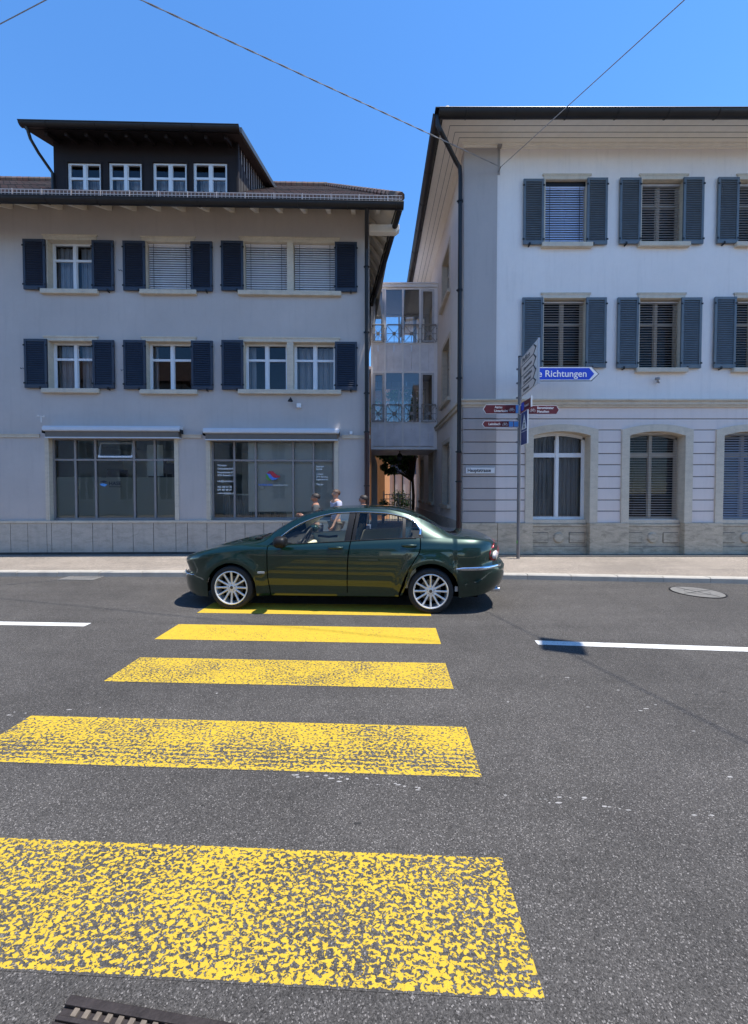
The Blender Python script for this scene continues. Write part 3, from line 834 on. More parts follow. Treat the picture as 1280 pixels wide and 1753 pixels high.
MB().prism([(.002,pz-.09),(pe-.08,pz-.09),(pe,pz-.02),(pe,pz+.09),(.002,pz+.09)], 'y', -.22, -.06).build('purlin_end', M['rafter'], gb, bevel=.008)
MB().add([(ER-.12,EV+.02,EZ-.10),(SE-.08,9.5,EZ-.10),(SE-.08,9.5,EZ+.05),(ER-.12,EV+.02,EZ+.05)], [(0,1,2,3),(3,2,1,0)]).build('side_fascia', M['dark_metal'], gb, fix=False)
# gutters (half round)
def gutter(name, a, b, r, parent, mat, wall=.012):
    a, b = Vector(a), Vector(b); d = (b-a).normalized(); n = Vector((d.y, -d.x, 0)); m = MB(); N = 10
    prof = [(math.cos(PI+PI*k/N)*r, math.sin(PI+PI*k/N)*r) for k in range(N+1)] + [(math.cos(2*PI-PI*k/N)*(r-wall), math.sin(2*PI-PI*k/N)*(r-wall)) for k in range(N+1)]
    prof = [(x-.0, y) for x, y in prof]; P = []
    for base in (a, b): P += [base + n*x + Vector((0,0,y)) for x, y in prof]
    L_ = len(prof)
    m.add(P, [(i, (i+1)%L_, (i+1)%L_+L_, i+L_) for i in range(L_)] + [tuple(range(N+1)), tuple(range(L_+N, L_-1, -1))])
    m.tube([a+n*r+Vector((0,0,.0)), b+n*r+Vector((0,0,.0))], .012, 8)
    k = a.copy(); Ln = (b-a).length; s = .6
    while s < Ln:
        c = a+d*s; m.tube([c+n*math.cos(t_)*(r+.004)+Vector((0,0,math.sin(t_)*(r+.004))) for t_ in [PI+PI*j/8 for j in range(9)]], .008, 5); s += 1.1
    return m.build(name, mat, parent, smooth=True)
gz = FL.l(600, 343.5, EV-.18)[1]
gutter('gutter', (EL, EV-.08, gz+.0), (ER+.0, EV-.08, gz), .10, gb, M['dark_metal'])
MB().box(EL, ER-.02, EV-.01, EV+.02, gz-.04, EZ-.0).build('fascia', M['dark_metal'], gb)
gutter('gutter', (ER-.07, EV, gz+.0), (SE-.02, 9.5, gz), .06, gb, M['dark_metal'])
MB().box(ER-.30, ER-.04, EV+.25, EV+.5, EZ+.24, EZ+.36).build('roof_end_cap', M['dark_metal'], gb)
# snow guard
sg = MB(); v = EV-.02; z0 = rz(v)+.02
zt = FL.l(400, 330, v)[1]; zb = FL.l(400, 342.5, v)[1]
x = -12.5
while x < ER-.02:
    sg.box(x, x+.012, v, v+.008, zb, zt); x += .085
for zz in (zb+.01, (zb+zt)/2, zt-.006): sg.box(-12.5, ER-.03, v-.006, v, zz-.007, zz+.007)
x = -12.4
while x < ER: sg.box(x, x+.016, v-.012, v+.012, zb-.03, zt+.01); sg.obox((x, v+.09, zb+.02), (.012,.2,.008), (R(30),0,0)); x += .64
M['guard'] = plain('snow_guard_metal', (.50,.42,.37), .5, .2)
sg.build('snow_guard', M['guard'], gb)
# dormer
dv = -.02
d0, d1 = FL.l(92, 300, dv)[0], FL.l(405, 300, dv)[0]
DE = -.47; zE = FL.l(225, 222, DE)[1]; e0, e1 = FL.l(42, 222, DE)[0], FL.l(409, 222, DE)[0]
ds = .397
dz = lambda v: zE + .06 + ds*(v-DE)
vm = (zE+.06-ds*DE - (EZ-SL*EV))/(SL-ds)
dm = MB(); wz = dz(dv)-.10
dh = [lr(FL, a, b, 279, 340, dv) for a, b in ((116,173),(186.5,243),(262,320),(331,389))]
wall_holes(dm, d0, d1, rz(dv)-.05, wz, dh, v=dv)
do = dm.build('dormer', M['dormer_wood'], gb, fix=False, weld=True)
ck = MB(); ck.add([(d1,dv,rz(dv)),(d1,dv,wz),(d1,vm,dz(vm)-.1)], [(0,2,1)]); ck.add([(d0,dv,rz(dv)),(d0,dv,wz),(d0,vm,dz(vm)-.1)], [(0,1,2)])
ck.build('dormer_cheek', M['dormer_clad'], do, fix=False, each=True)
bt = MB(); v = dv
while v < vm-.3:
    bt.box(d1, d1+.03, v, v+.045, rz(v), dz(v)-.1); v += .22 
bt.box(d1, d1+.05, dv-.02, dv+.05, rz(dv), wz)
bt.build('cheek_batten', M['dormer_wood'], do, each=True)
for (a, b, c, d) in dh:
    casement(do, a, b, c, d, dv+.02, M['white_frame'], top=.42, cur=[(0,1,0,.7)], fw=.04)
    room(do, a, b, c, d, dv+.09, dv+1.0, M['room'])
fr = MB()
for (a, b, c, d) in dh: fr.box(a-.03, a, dv-.02, dv+.02, c, d); fr.box(b, b+.03, dv-.02, dv+.02, c, d); fr.box(a-.03, b+.03, dv-.02, dv+.02, d, d+.04)
fr.build('dormer_trim', M['dormer_wood'], do)
dr_ = MB()
P = [(e0,DE,dz(DE)),(e1,DE,dz(DE)),(e1,vm,dz(vm)),(e0,vm,dz(vm))]; th = .10
dr_.add(P + [(x,y,z-th) for x,y,z in P], [(0,1,2,3),(7,6,5,4),(0,4,5,1),(1,5,6,2),(2,6,7,3),(3,7,4,0)])
dro = dr_.build('dormer_roof', M['dormer_wood'], do)
tt = MB(); v = DE+.03
while v < vm: tt.box(e0+.03, e1-.05, v, v+.03, dz(v)+.004, dz(v)+.045); v += .3
for i in range(int((e1-e0)/.21)): tt.box(e0+.04+i*.21, e0+.2+i*.21, DE-.03, DE+.1, dz(DE)+.005, dz(DE)+.04)
tt.build('tile_course', M['tiles'], dro)
vg = MB(); P = [(e1-.03,DE,dz(DE)+.05),(e1+.06,DE,dz(DE)+.05),(e1+.06,vm+.1,dz(vm+.1)+.05),(e1-.03,vm+.1,dz(vm+.1)+.05)]
vg.add(P + [(x,y,z-.13) for x,y,z in P], [(0,1,2,3),(7,6,5,4),(0,4,5,1),(1,5,6,2),(2,6,7,3),(3,7,4,0)])
vg.build('verge_flashing', M['verge_metal'], dro)
gutter('dormer_gutter', (e0-.03, DE-.07, zE+.03), (e1+.04, DE-.07, zE+.03), .085, do, M['dark_metal'])
rb = MB()
for i in range(10): 
    u = d0+.1+i*.46
    if u < e1-.1: rb.add([(u,DE+.06,dz(DE+.06)-.2),(u+.07,DE+.06,dz(DE+.06)-.2),(u+.07,dv,dz(dv)-.22),(u,dv,dz(dv)-.22),(u,DE+.06,dz(DE)-.09),(u+.07,DE+.06,dz(DE)-.09),(u+.07,dv,dz(dv)-.09),(u,dv,dz(dv)-.09)], [(0,3,2,1),(4,5,6,7),(0,1,5,4),(1,2,6,5),(2,3,7,6),(3,0,4,7)])
rb.build('dormer_rafter', M['dormer_wood'], do, each=True)
pt = [(e0+.10,DE-.07,zE-.03)]; 
for x_, y_, v_ in ((52,238,-.45),(66,262,-.3),(84,288,-.1),(90,297,-.05),(91,330,-.05)): q = FL.l(x_, y_, v_); pt.append((q[0], v_, q[1]))
MB().tube(pt, .035, 8).build('dormer_downpipe', M['dark_metal'], do, smooth=True)
# downpipe at the corner
dpu = FL.l(627.5, 600, -.10)[0]
MB().tube([(dpu,EV-.06,gz-.06),(dpu,EV+.02,gz-.16),(dpu,-.14,gz-.46),(dpu,-.10,gz-.56),(dpu,-.10,3.1)], .048, 12).build('downpipe', M['dark_metal'], gb, smooth=True)
MB().tube([(dpu,-.10,3.12),(dpu,-.10,SWZ+.05)], .056, 12).build('downpipe', M['pipe_brown'], gb, smooth=True)
cl = MB()
for zz in (7.2, 5.6, 4.1, 3.14, 1.8): cl.lathe([(.05,zz-.015),(.062,zz-.015),(.062,zz+.015),(.05,zz+.015)], (dpu,-.10,0), 'z', 14); cl.box(dpu-.01, dpu+.01, -.06, 0, zz-.01, zz+.01); cl.box(dpu-.075,dpu+.075,-.11,-.09,zz-.012,zz+.012)
cl.build('pipe_clamp', M['iron'], gb)
# things fixed on the wall
def wallbox(F, px, py, w_, h_, v, mat, par, name, **k):
    u, z = F.l(px, py, v); return MB().box(u-w_/2, u+w_/2, v, -.001, z-h_/2, z+h_/2).build(name, mat, par, bevel=.01)
wallbox(FL, 511, 694, .11, .11, -.06, M['sign_white'], gb, 'alarm_box'); wallbox(FL, 600.5, 741, .07, .08, -.05, M['sign_white'], gb, 'sensor_box')
u, z = FL.l(497, 686, -.1)
sp = MB(); sp.lathe([(.001,.05),(.03,.045),(.06,-.005),(.065,-.02),(.05,-.02),(.001,-.01)], (u,-.12,z), 'z', 16); sp.tube([(u,-.12,z+.04),(u,-.1,z+.08),(u,0,z+.08)], .01, 6)
sp.build('wall_lamp', M['iron'], gb, smooth=True)
u, z = FL.l(70, 716, -.15)
an = MB(); an.tube([(u,-.15,z-.1),(u,-.15,z+.06)], .008, 6); an.tube([(u-.07,-.15,z+.05),(u+.07,-.15,z+.05)], .006, 6); an.tube([(u,-.22,z+.05),(u,-.08,z+.05)], .006, 6)
for a, b in ((-.07,0),(.07,0),(0,-.07),(0,.07)): an.lathe([(.001,-.02),(.02,-.015),(.024,0),(.001,.01)], (u+a,-.15+b,z+.055), 'z', 8)
an.build('anemometer', M['sign_white'], gb, smooth=True)
hk = MB()
for px, py in ((39,630),(207,462),(211,633)): 
    u, z = FL.l(px, py, -.05); hk.tube([(u,0,z),(u-.01,-.05,z),(u-.05,-.05,z-.02),(u-.06,-.05,z+.01)], .007, 6)
hk.build('shutter_hook', M['iron'], gb)
# ------------------------------------------------------------------ pale building
M['glass_dim'] = glass('glass_behind_slats', (.55,.57,.57), 1.28)
FR = Face((2.2, 9.5, 0), 0)
pb = empty('pale_corner_building', FR.O, 0, label='pale building with slate blue shutters, grooved ground floor and arched windows', cat='building')
pb['cur'] = 'dim'
RW = 15.0; RD = 10.6
ZB = FR.l(1000, 690)[1]      # string course
ZT = 10.0
PL = FR.l(820, 895)[1]       # plinth top
PU = FR.l(850, 480, -.03)[0]
rows = [ # opening px, kind, shutters
 ((933,1004,308,418), 'closed', (896,931,306,418), (1005,1040,304,418)),
 ((1098,1170,308,417), 'open', (1061,1097,304,417), (1170,1205,303,417)),
 ((1264,1337,308,417), 'open', (1229,1265,303,416), (1338,1373,303,416)),
 ((930,1003,511,630), 'open', (894,929,509,627), (1003,1038,509,629)),
 ((1094,1166,511,631), 'openfar', (1057,1093,509,630), (1166,1201,509,630)),
 ((1259,1332,511,631), 'open', (1223,1260,508,630), (1333,1368,508,630))]
holes = []
extra = []
for rc, kind, sl, sr in rows:
    extra.append((rc, kind, sl, sr))
for base in (2, 5):
    for j in (1, 2): 
        rc, kind, sl, sr = rows[base]; d = 166*j; sh = lambda t: (t[0]+d, t[1]+d, t[2], t[3])
        extra.append((sh(rc), 'open', sh(sl), sh(sr)))
for rc, kind, sl, sr in extra:
    u0, u1, z0, z1 = lr(FR, *rc); dep = .22
    holes.append(surround(pb, u0, u1, z0, z1, dep, M['sandstone'], lint=.13, sd=.10, jl=.05, jr=.07))
    for s in (sl, sr):
        a = lr(FR, *s, v=-.06); shutter(pb, FR, a[0], a[1], a[2], a[3], M['shutter_r'])
    if kind == 'closed':
        MB().box(u0, u1, dep-.16, dep-.02, z1-.10, z1).build('blind_box', M['iron'], pb)
        blind(pb, u0+.01, u1-.01, z0, z1-.10, dep-.12, M['slat_blue'], 58, .056, depth=.064)
        casement(pb, u0, u1, z0, z1, dep-.05, M['room'])
    else:
        blind(pb, u0+.01, u1-.01, z0+(.0 if kind == 'open' else .0), z1-.03, dep-.10, M['slat_grey'], 12, .060, cords=False, depth=.05)
        casement(pb, u0, u1, z0, z1, dep-.05, M['beige_frame'], top=.34, fw=.05, gl='glass_dim')
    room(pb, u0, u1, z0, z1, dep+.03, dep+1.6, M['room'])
w = MB()
wall_holes(w, PU, RW, ZB, ZT, holes)
w.add([(RW,0,SWZ),(RW,RD,SWZ),(RW,RD,ZT),(RW,0,ZT)], [(0,1,2,3)]); w.add([(RW,RD,SWZ),(0,RD,SWZ),(0,RD,ZT),(RW,RD,ZT)], [(0,1,2,3)])
w.build('wall', M['wall_light'], pb, fix=False, weld=True)
MB().box(-.03, PU, -.03, .3, ZB, ZT-.06).build('corner_pilaster', M['wall_pil'], pb)
# side wall, with its own windows
SWN = [(769.5, 758, 416, 497), (769.5, 759, 577, 680)]
sh_holes = []
def sidewin(v0, v1, z0, z1, cr=None):
    m = MB(); t = .12; d = .22
    m.box(-.02, d, v0-t, v0, z0, z1); m.box(-.02, d, v1, v1+t, z0, z1); m.box(-.02, d, v0-t, v1+t, z1, z1+t)
    o = m.build('window_surround', M['sandstone'], pb)
    MB().box(-.10, d, v0-t-.05, v1+t+.05, z0-.11, z0).build('sill', M['sandstone'], o, bevel=.01)
    f = MB(); x0, x1 = .14, .19
    f.box(x0, x1, v0, v0+.06, z0, z1); f.box(x0, x1, v1-.06, v1, z0, z1); f.box(x0, x1, v0+.06, v1-.06, z0, z0+.06); f.box(x0, x1, v0+.06, v1-.06, z1-.06, z1)
    mid = (v0+v1)/2; f.box(x0-.01, x1-.01, mid-.04, mid+.04, z0+.06, z1-.06)
    f.box(x0+.003, x1-.003, v0+.06, v1-.06, z0+(z1-z0)*.66-.03, z0+(z1-z0)*.66+.03)
    fo = f.build('window', M['beige_frame'], pb)
    MB().add([(.165,v0,z0),(.165,v1,z0),(.165,v1,z1),(.165,v0,z1)], [(0,1,2,3)]).build('pane', M['glass'], fo, fix=False)
    b = MB(); b.add([(.9,v0-.2,z0-.2),(.9,v1+.2,z0-.2),(.9,v1+.2,z1+.2),(.9,v0-.2,z1+.2)], [(0,1,2,3)]); b.build('room_lining', M['room'], pb, fix=False)
    sh_holes.append((v0-t+.004, v1+t-.004, z0-.1, z1+t-.004))
def sp_(px, py): return FR.side(px, py, 0)
for (a, b, yt, yb) in SWN:
    v0 = sp_(a, yt)[0]; v1 = v0 + 1.12; z1 = sp_(a, yt)[1]; z0 = sp_(a, yb)[1]; sidewin(v0, v1, z0, z1)
for v0 in (1.75, 4.85, 7.6):
    z1 = 3.12; z0 = 1.28; sidewin(v0, v0+1.1, z0, z1)
for zz in ((4.75, 6.3), (7.6, 9.1)):
    for v0 in (6.4, 8.6): sidewin(v0, v0+1.1, zz[0], zz[1])
w = MB()
us = sorted({0, RD} | {h[0] for h in sh_holes} | {h[1] for h in sh_holes}); zs = sorted({SWZ, ZT} | {h[2] for h in sh_holes} | {h[3] for h in sh_holes})
for i in range(len(us)-1):
    for j in range(len(zs)-1):
        cu, cz = (us[i]+us[i+1])/2, (zs[j]+zs[j+1])/2
        if any(h[0] < cu < h[1] and h[2] < cz < h[3] for h in sh_holes): continue
        w.add([(0,us[i],zs[j]),(0,us[i+1],zs[j]),(0,us[i+1],zs[j+1]),(0,us[i],zs[j+1])], [(3,2,1,0)])
w.build('side_wall', M['wall_side'], pb, fix=False, weld=True)
MB().box(-.04, .0, .02, RD, SWZ, PL).build('side_plinth', M['plinth'], pb)
# ground floor: grooved blocks between arched windows
AR = [(912,1009), (1076,1171), (1237,1333)]
ar = []
for a, b in AR: ar.append((FR.l(a, 800)[0], FR.l(b, 800)[0]))
st = ar[2][0]-ar[1][0]
for j in (1, 2, 3): ar.append((ar[2][0]+st*j, ar[2][1]+st*j))
zspr = FR.l(1009, 746)[1]; zcr = FR.l(960, 738.5)[1]; ospr = FR.l(1023, 735.7)[1]; ocr = FR.l(960, 726.5)[1]
SW_ = .19
gz_ = [FR.l(820, y)[1] for y in (895, 875, 856, 836, 816, 795.6, 776.5, 757, 736, 717)] + [ZB-.03]
bm_ = MB()
for j in range(len(gz_)-1):
    lo, hi = gz_[j] + .009, gz_[j+1] - .009
    if j == len(gz_)-2: hi = gz_[-1]
    if j == 0: lo = gz_[0]+.002
    if lo > ospr - .04: spans = [(PU+.02, RW)]
    else:
        xs = [PU+.02]
        for a, b in ar: xs += [a-SW_+.006, b+SW_-.006]
        xs.append(RW); spans = [(xs[k], xs[k+1]) for k in range(0, len(xs), 2)]
    if lo < ocr < hi or (lo > ospr-.04 and lo < ocr): pass
    for a, b in spans:
        if b > a: bm_.box(a, b, .0, .05, lo, hi)
bm_.build('grooved_wall', M['wall_mid'], pb, bevel=.006)
cb = MB()
for j in range(len(gz_)-1):
    lo, hi = gz_[j] + .009, gz_[j+1] - .009
    if j == len(gz_)-2: hi = gz_[-1]
    cb.box(-.03, PU+.019, -.03, .5, lo, hi)
cb.build('corner_blocks', M['wall_pil'], pb, bevel=.006)
bk = MB(); bh = [(a-SW_+.01, b+SW_-.01, PL-.9, ospr, ocr-.01) for a, b in ar]
wall_holes(bk, 0.01, RW, SWZ, ZB, bh, v=.03)
bk.build('joint_backing', M['groove'], pb, fix=False, weld=True)
for i, (a, b) in enumerate(ar):
    m = MB(); N = 16; P0 = []; P1 = []; dd = .30
    o0, o1 = a-SW_, b+SW_
    for k in range(N+1):
        u = a+(b-a)*k/N; P0.append((u, arc(a, b, zspr, zcr, u)))
        uo = o0+(o1-o0)*k/N; P1.append((uo, arc(o0, o1, ospr, ocr, uo)))
    for k in range(N):
        q = [P0[k], P0[k+1], P1[k+1], P1[k]]
        m.add([(x,-.035,z) for x,z in q] + [(x,dd,z) for x,z in q], [(0,1,2,3),(4,7,6,5),(0,4,5,1),(2,6,7,3)])
    m.add([(P0[0][0],-.035,P0[0][1]),(P1[0][0],-.035,P1[0][1]),(o0,-.035,PL),(a,-.035,PL),(P0[0][0],dd,P0[0][1]),(P1[0][0],dd,P1[0][1]),(o0,dd,PL),(a,dd,PL)], [(0,1,2,3),(0,3,7,4),(1,5,6,2)])
    m.add([(P0[-1][0],-.035,P0[-1][1]),(P1[-1][0],-.035,P1[-1][1]),(o1,-.035,PL),(b,-.035,PL),(P0[-1][0],dd,P0[-1][1]),(P1[-1][0],dd,P1[-1][1]),(o1,dd,PL),(b,dd,PL)], [(0,3,2,1),(0,4,7,3),(1,2,6,5)])
    m.build('arched_surround', M['sandstone'], pb)
    zs0 = PL + .07
    s = MB().box(a+.002, b-.002, .12, .34, PL-.03, zs0); s.build('sill', M['sandstone'], pb, bevel=.01)
    v = .235
    cur = [(0,.49,0,1),(.55,1,0,1)] if i == 0 else None
    casement(pb, a, b, zs0, zspr-.01, v, M['white_frame'] if i == 0 else M['beige_frame'], top=.215, crown=zcr-.01, fw=.06, cur=cur, bottom=.07, gl='glass' if i == 0 else 'glass_dim')
    if i in (1, 3): blind(pb, a+.02, b-.02, zs0, zcr-.02, v-.045, M['slat_grey'], 10, .062, cords=False, depth=.045)
    if i in (2, 4): blind(pb, a+.02, b-.02, zs0, zcr-.02, v-.045, M['slat_slate'], 40, .062, cords=False, depth=.062)
    room(pb, a, b, zs0, zcr, v+.08, v+2.0, M['room'])
    # recessed apron with medallion
    ap = MB(); ap.box(a-.02, b+.02, .10, .2, SWZ, PL-.031); ap.box(a, b, .085, .10, PL-.10, PL-.04)
    mdl = (a+b)/2; zc_ = SWZ + (PL-SWZ)*.52
    ap.lathe([(.001,.06),(.10,.06),(.12,.07),(.14,.101),(.001,.101)], (mdl,0,zc_), 'y', 24)
    ap.box(a+.05, mdl-.27, .080, .10, zc_-.12, zc_+.12); ap.box(mdl+.27, b-.05, .080, .10, zc_-.12, zc_+.12)
    ap.box(a, b, .09, .10, SWZ, SWZ+.19)
    apo = ap.build('apron', M['travertine'], pb, bevel=.006)
    aj = MB(); aj.lathe([(.122,.0985),(.122,.0995),(.132,.0995),(.132,.0985)], (mdl,0,zc_), 'y', 28, closed=True)
    for (qa, qb) in ((a+.05, mdl-.27), (mdl+.27, b-.05)):
        for bx4 in ((qa-.006,qb+.006,zc_-.132,zc_-.121),(qa-.006,qb+.006,zc_+.121,zc_+.132),(qa-.012,qa-.001,zc_-.12,zc_+.12),(qb+.001,qb+.012,zc_-.12,zc_+.12)): aj.box(bx4[0],bx4[1],.0985,.0998,bx4[2],bx4[3])
    for zj in (PL-.105, SWZ+.195): aj.box(a, b, .0985, .0998, zj-.004, zj+.004)
    aj.build('apron_joint', M['plinth_dark'], apo)
pp = MB(); xs = [-.05, FR.l(850,920)[0]]
pp.box(-.05, xs[1]-.004, -.06, .3, SWZ, PL); pp.box(xs[1]+.004, ar[0][0]-.0, -.055, .3, SWZ, PL)
for i in range(len(ar)-1): pp.box(ar[i][1], ar[i+1][0], -.055, .3, SWZ, PL)
pp.box(ar[-1][1], RW, -.055, .3, SWZ, PL)
pp.build('plinth_block', M['travertine'], pb, bevel=.012, each=True)
sc_ = MB(); zA, zB2 = FR.l(1000, 684.5)[1], FR.l(1000, 696)[1]
sc_.box(-.12, RW, -.12, -.002, zA-.045, zA); sc_.box(-.08, RW, -.08, -.001, zB2+.03, zA-.045); sc_.box(-.05, RW, -.05, .0, zB2-.02, zB2+.03)
sc_.box(-.12, -.002, -.002, RD, zA-.045, zA); sc_.box(-.08, -.001, -.001, RD, zB2+.03, zA-.045)
sc_.build('string_course', M['sandstone'], pb, bevel=.006)
# eaves
OV = -.70; OS = -.66
so = MB()
so.box(OS, RW+.6, OV, .0, ZT, ZT+.05); so.box(OS, 0, .0, RD+.6, ZT, ZT+.05)
soo = so.build('soffit', M['eave_paint'], pb)
tr_ = MB()
for v in (-.20, -.34, -.50): tr_.box(OS+.0-v*0+.05*0+(-v)*0-.0+ (OS*(v/OV)) - OS, RW, v-.004, v+.004, ZT-.004, ZT)
for u in (-.19, -.32, -.47): tr_.box(u-.004, u+.004, u*OV/OS, RD, ZT-.004, ZT)
tr_.build('board_joint', M['groove'], soo)
cr = MB()
cr.box(-.05, RW, -.05, -.001, ZT-.09, ZT-.001); cr.box(-.09, RW, -.09, -.05, ZT-.04, ZT-.001)
cr.box(-.05, -.001, -.001, RD, ZT-.09, ZT-.001); cr.box(-.09, -.05, -.05, RD, ZT-.04, ZT-.001)
cr.build('crown_moulding', M['eave_paint'], pb)
fb = MB(); zf0, zf1 = ZT-.01, FR.l(1000, 200, OV)[1]
fb.box(OS-.03, RW+.6, OV-.03, OV-.001, zf0, zf1); fb.box(OS-.03, OS-.001, OV-.001, RD+.6, zf0, zf1)
fb.build('fascia', M['dark_metal'], pb)
gz2 = FR.l(1000, 198, OV-.11)[1]
gutter('gutter', (OS-.12, OV-.13, gz2+.05), (RW+.6, OV-.13, gz2+.05), .115, pb, M['dark_metal'])
gutter('gutter', (OS-.13, RD+.6, gz2+.05), (OS-.13, OV-.10, gz2+.05), .10, pb, M['dark_metal'])
fl = MB(); 
fl.box(OS-.20, RW+.6, OV-.20, OV-.05, gz2+.09, gz2+.105)
fl.build('eave_flashing', M['dark_metal'], pb)
rf = MB(); e = gz2+.10; xa, xb, ya, yb = OS-.1, RW+.6, OV-.1, RD+.6; hr = e + 2.3; ym = (ya+yb)/2
rf.add([(xa,ya,e),(xb,ya,e),(xb-5,ym,hr),(xa+5.9,ym,hr),(xb,yb,e),(xa,yb,e)], [(0,1,2,3),(1,4,2),(4,5,3,2),(5,0,3)])
rf.build('roof', M['tiles'], pb, fix=False)
kn = MB().lathe([(.001,.0),(.09,.0),(.10,.06),(.06,.12),(.001,.13)], (OS+.08, OV-.05, e), 'z', 14); kn.build('hip_knob', M['plinth'], pb, smooth=True)
# downpipe with swan neck
gx, gy = OS-.13, OV+.35
px_ = lambda px, py, v: (FR.l(px, py, v)[0], v, FR.l(px, py, v)[1])
q1 = px_(788, 300, -.10); q2 = px_(788.5, 775, -.10)
ux = q1[0]
MB().tube([(gx, OV-.08, gz2), (gx, OV-.08, gz2-.16), (gx+.06, OV-.06, gz2-.27), (ux-.12, -.16, q1[2]+.27), (ux-.02, -.11, q1[2]+.17), (ux, -.10, q1[2]), (ux, -.10, q2[2])], .05, 12).build('downpipe', M['dark_metal'], pb, smooth=True)
MB().tube([(ux,-.10,q2[2]-.01),(ux,-.10,SWZ+.02)], .060, 12).build('downpipe', M['pipe_brown'], pb, smooth=True)
cl = MB()
for zz in (8.6, 6.5, 4.4, q2[2]+.02, 1.9): cl.lathe([(.05,zz-.02),(.066,zz-.02),(.066,zz+.02),(.05,zz+.02)], (ux,-.10,0), 'z', 14); cl.box(ux-.085, ux+.02, -.11, -.09, zz-.012, zz+.012)
cl.build('pipe_clamp', M['iron'], pb)
# street name plate
a = FR.l(797.5, 799.5, -.045); b = FR.l(846.5, 811, -.045)
sn = MB().box(a[0], b[0], -.05, -.031, b[1], a[1]).build('street_name_plate', M['sign_white'], pb, bevel=.004)
bd = MB(); t_ = .006
bd.box(a[0]+.008,b[0]-.008,-.0515,-.0505,a[1]-.014,a[1]-.014+t_); bd.box(a[0]+.008,b[0]-.008,-.0515,-.0505,b[1]+.008,b[1]+.014)
bd.build('plate_border', M['black'], sn)
text('Hauptstrasse', 'lettering', M['black'], sn, (a[0]+.035, -.0515, b[1]+.045), (R(90),0,0), .118, .92, bold=.003)
# small wall light under the middle sill
u, z = FR.l(1126.5, 650, -.1); sp = MB()
sp.lathe([(.001,.06),(.05,.05),(.055,0),(.02,-.02),(.001,-.02)], (u-.02,-.10,z), 'z', 14); sp.tube([(u-.02,-.10,z),(u+.03,-.09,z-.07),(u+.05,0,z-.02)], .016, 8)
sp.build('wall_lamp', M['cable'], pb, smooth=True)
# cable hook bracket below the eaves
HK = at(857, 286, 9.5-.16)
hk = MB(); hu = HK.x-2.2; hz = HK.z
hk.box(hu-.03, hu+.03, -.012, 0, hz-.05, ZT-.1); hk.tube([(hu,0,hz+.02),(hu,-.1,hz+.02),(hu,-.16,hz)], .014, 8); hk.box(hu-.05,hu+.05,-.10,-.02,ZT-.10,ZT-.05)
hk.build('cable_bracket', M['cable'], pb)
# paver strip at the foot, a kerb like row
ps = MB(); x = -.05; 
while x < RW: ps.box(x, x+.33, -.33, -.062, SWZ-.02, SWZ+.022); x += .338
o = ps.build('paver_strip', M['paver'], None, bevel=.005, kind='structure'); o.location = FR.O
# ------------------------------------------------------------------ glazed bridge
BY = 13.45
br = empty('glass_footbridge', (0, BY, 0), 0, label='two storey glass and zinc footbridge joining the two buildings over the passage', cat='footbridge')
bx = lambda px: (px-640)/FOC*BY
bz = lambda py: at(690, py, BY).z
BU = [-.108, bx(659), bx(689), bx(718), 2.195]
BD = 2.1
zt, z1t, z1b, z2t, z2b, zb = bz(487), bz(494), bz(588), bz(637), bz(724), bz(765)
fr = MB()
for side in (0, BD):
    s = 1 if side == 0 else -1
    f = lambda d: sorted((side, side + s*d))
    y0, y1 = f(.07)
    for k, u in enumerate(BU):
        a, b = (u, u+.08) if k == 0 else ((u-.12, u) if k == 4 else (u-.03, u+.03))
        fr.box(a, b, y0-.0, y1, zb, zt-.1)
    for z in (z1t, z1b, z2t, z2b):
        for k in range(4):
            a = BU[k]+(.08 if k == 0 else .03); b = BU[k+1]-(.12 if k == 3 else .03)
            fr.box(a, b, y0+.004, y1-.004, z-.03, z+.03)
    fr.box(BU[0], BU[4], y0-.001, y1+.001, zb-.09, zb)
fo = fr.build('frame', M['zinc_frame'], br)
MB().box(BU[0]-.0, BU[4], -.05, BD+.05, zt-.10, zt).build('roof_slab', M['zinc_frame'], br)
MB().box(BU[0]-.0, BU[4], -.09, BD+.09, zt+.001, zt+.03).build('roof_sheet', M['zinc'], br)
pn = MB()
for side in (.03, BD-.03):
    for k in range(4):
        a, b = BU[k]+.03, BU[k+1]-.03
        for (lo, hi) in ((z2t, z1b), (zb, z2b)):
            m_ = (a+b)/2
            pn.box(a, m_-.003, side-.01, side+.01, lo+.03, hi-.03); pn.box(m_+.003, b, side-.01, side+.01, lo+.03, hi-.03)
pn.build('zinc_panel', M['zinc'], br, each=True)
fl = MB(); fl.box(BU[0], BU[4], .08, BD-.08, z2t+.25, z1b-.25); fl.box(BU[0], BU[4], .08, BD-.08, zb-.03, zb+.2); fl.build('floor_slab', M['wall_side'], br, each=True)
un = MB(); 
for k in range(3):
    L_ = (BU[4]-BU[0])/3; un.box(BU[0]+L_*k+.006, BU[0]+L_*(k+1)-.006, .075, BD-.075, zb-.07, zb-.031)
un.build('underside_panel', M['zinc'], br, each=True)
gl = MB()
for side in (.02, BD-.02):
    for k in range(4):
        for (lo, hi) in ((z1b, z1t), (z2b, z2t)):
            a = BU[k]+(.08 if k == 0 else .03); b = BU[k+1]-(.12 if k == 3 else .03)
            gl.add([(a,side,lo),(b,side,lo),(b,side,hi),(a,side,hi)], [(0,1,2,3)])
            if k in (0, 3):
                wf = MB(); t_ = .07
                for q in ((a,a+t_,lo+.03,hi-.03),(b-t_,b,lo+.03,hi-.03),(a+t_,b-t_,lo+.03,lo+.10),(a+t_,b-t_,hi-.10,hi-.03)):
                    wf.box(q[0], q[1], side-.035, side+.03, q[2], q[3])
                wf.build('opening_sash', M['far_white'], br)
gl.build('pane', M['glass_bridge'], br, fix=False, each=True)
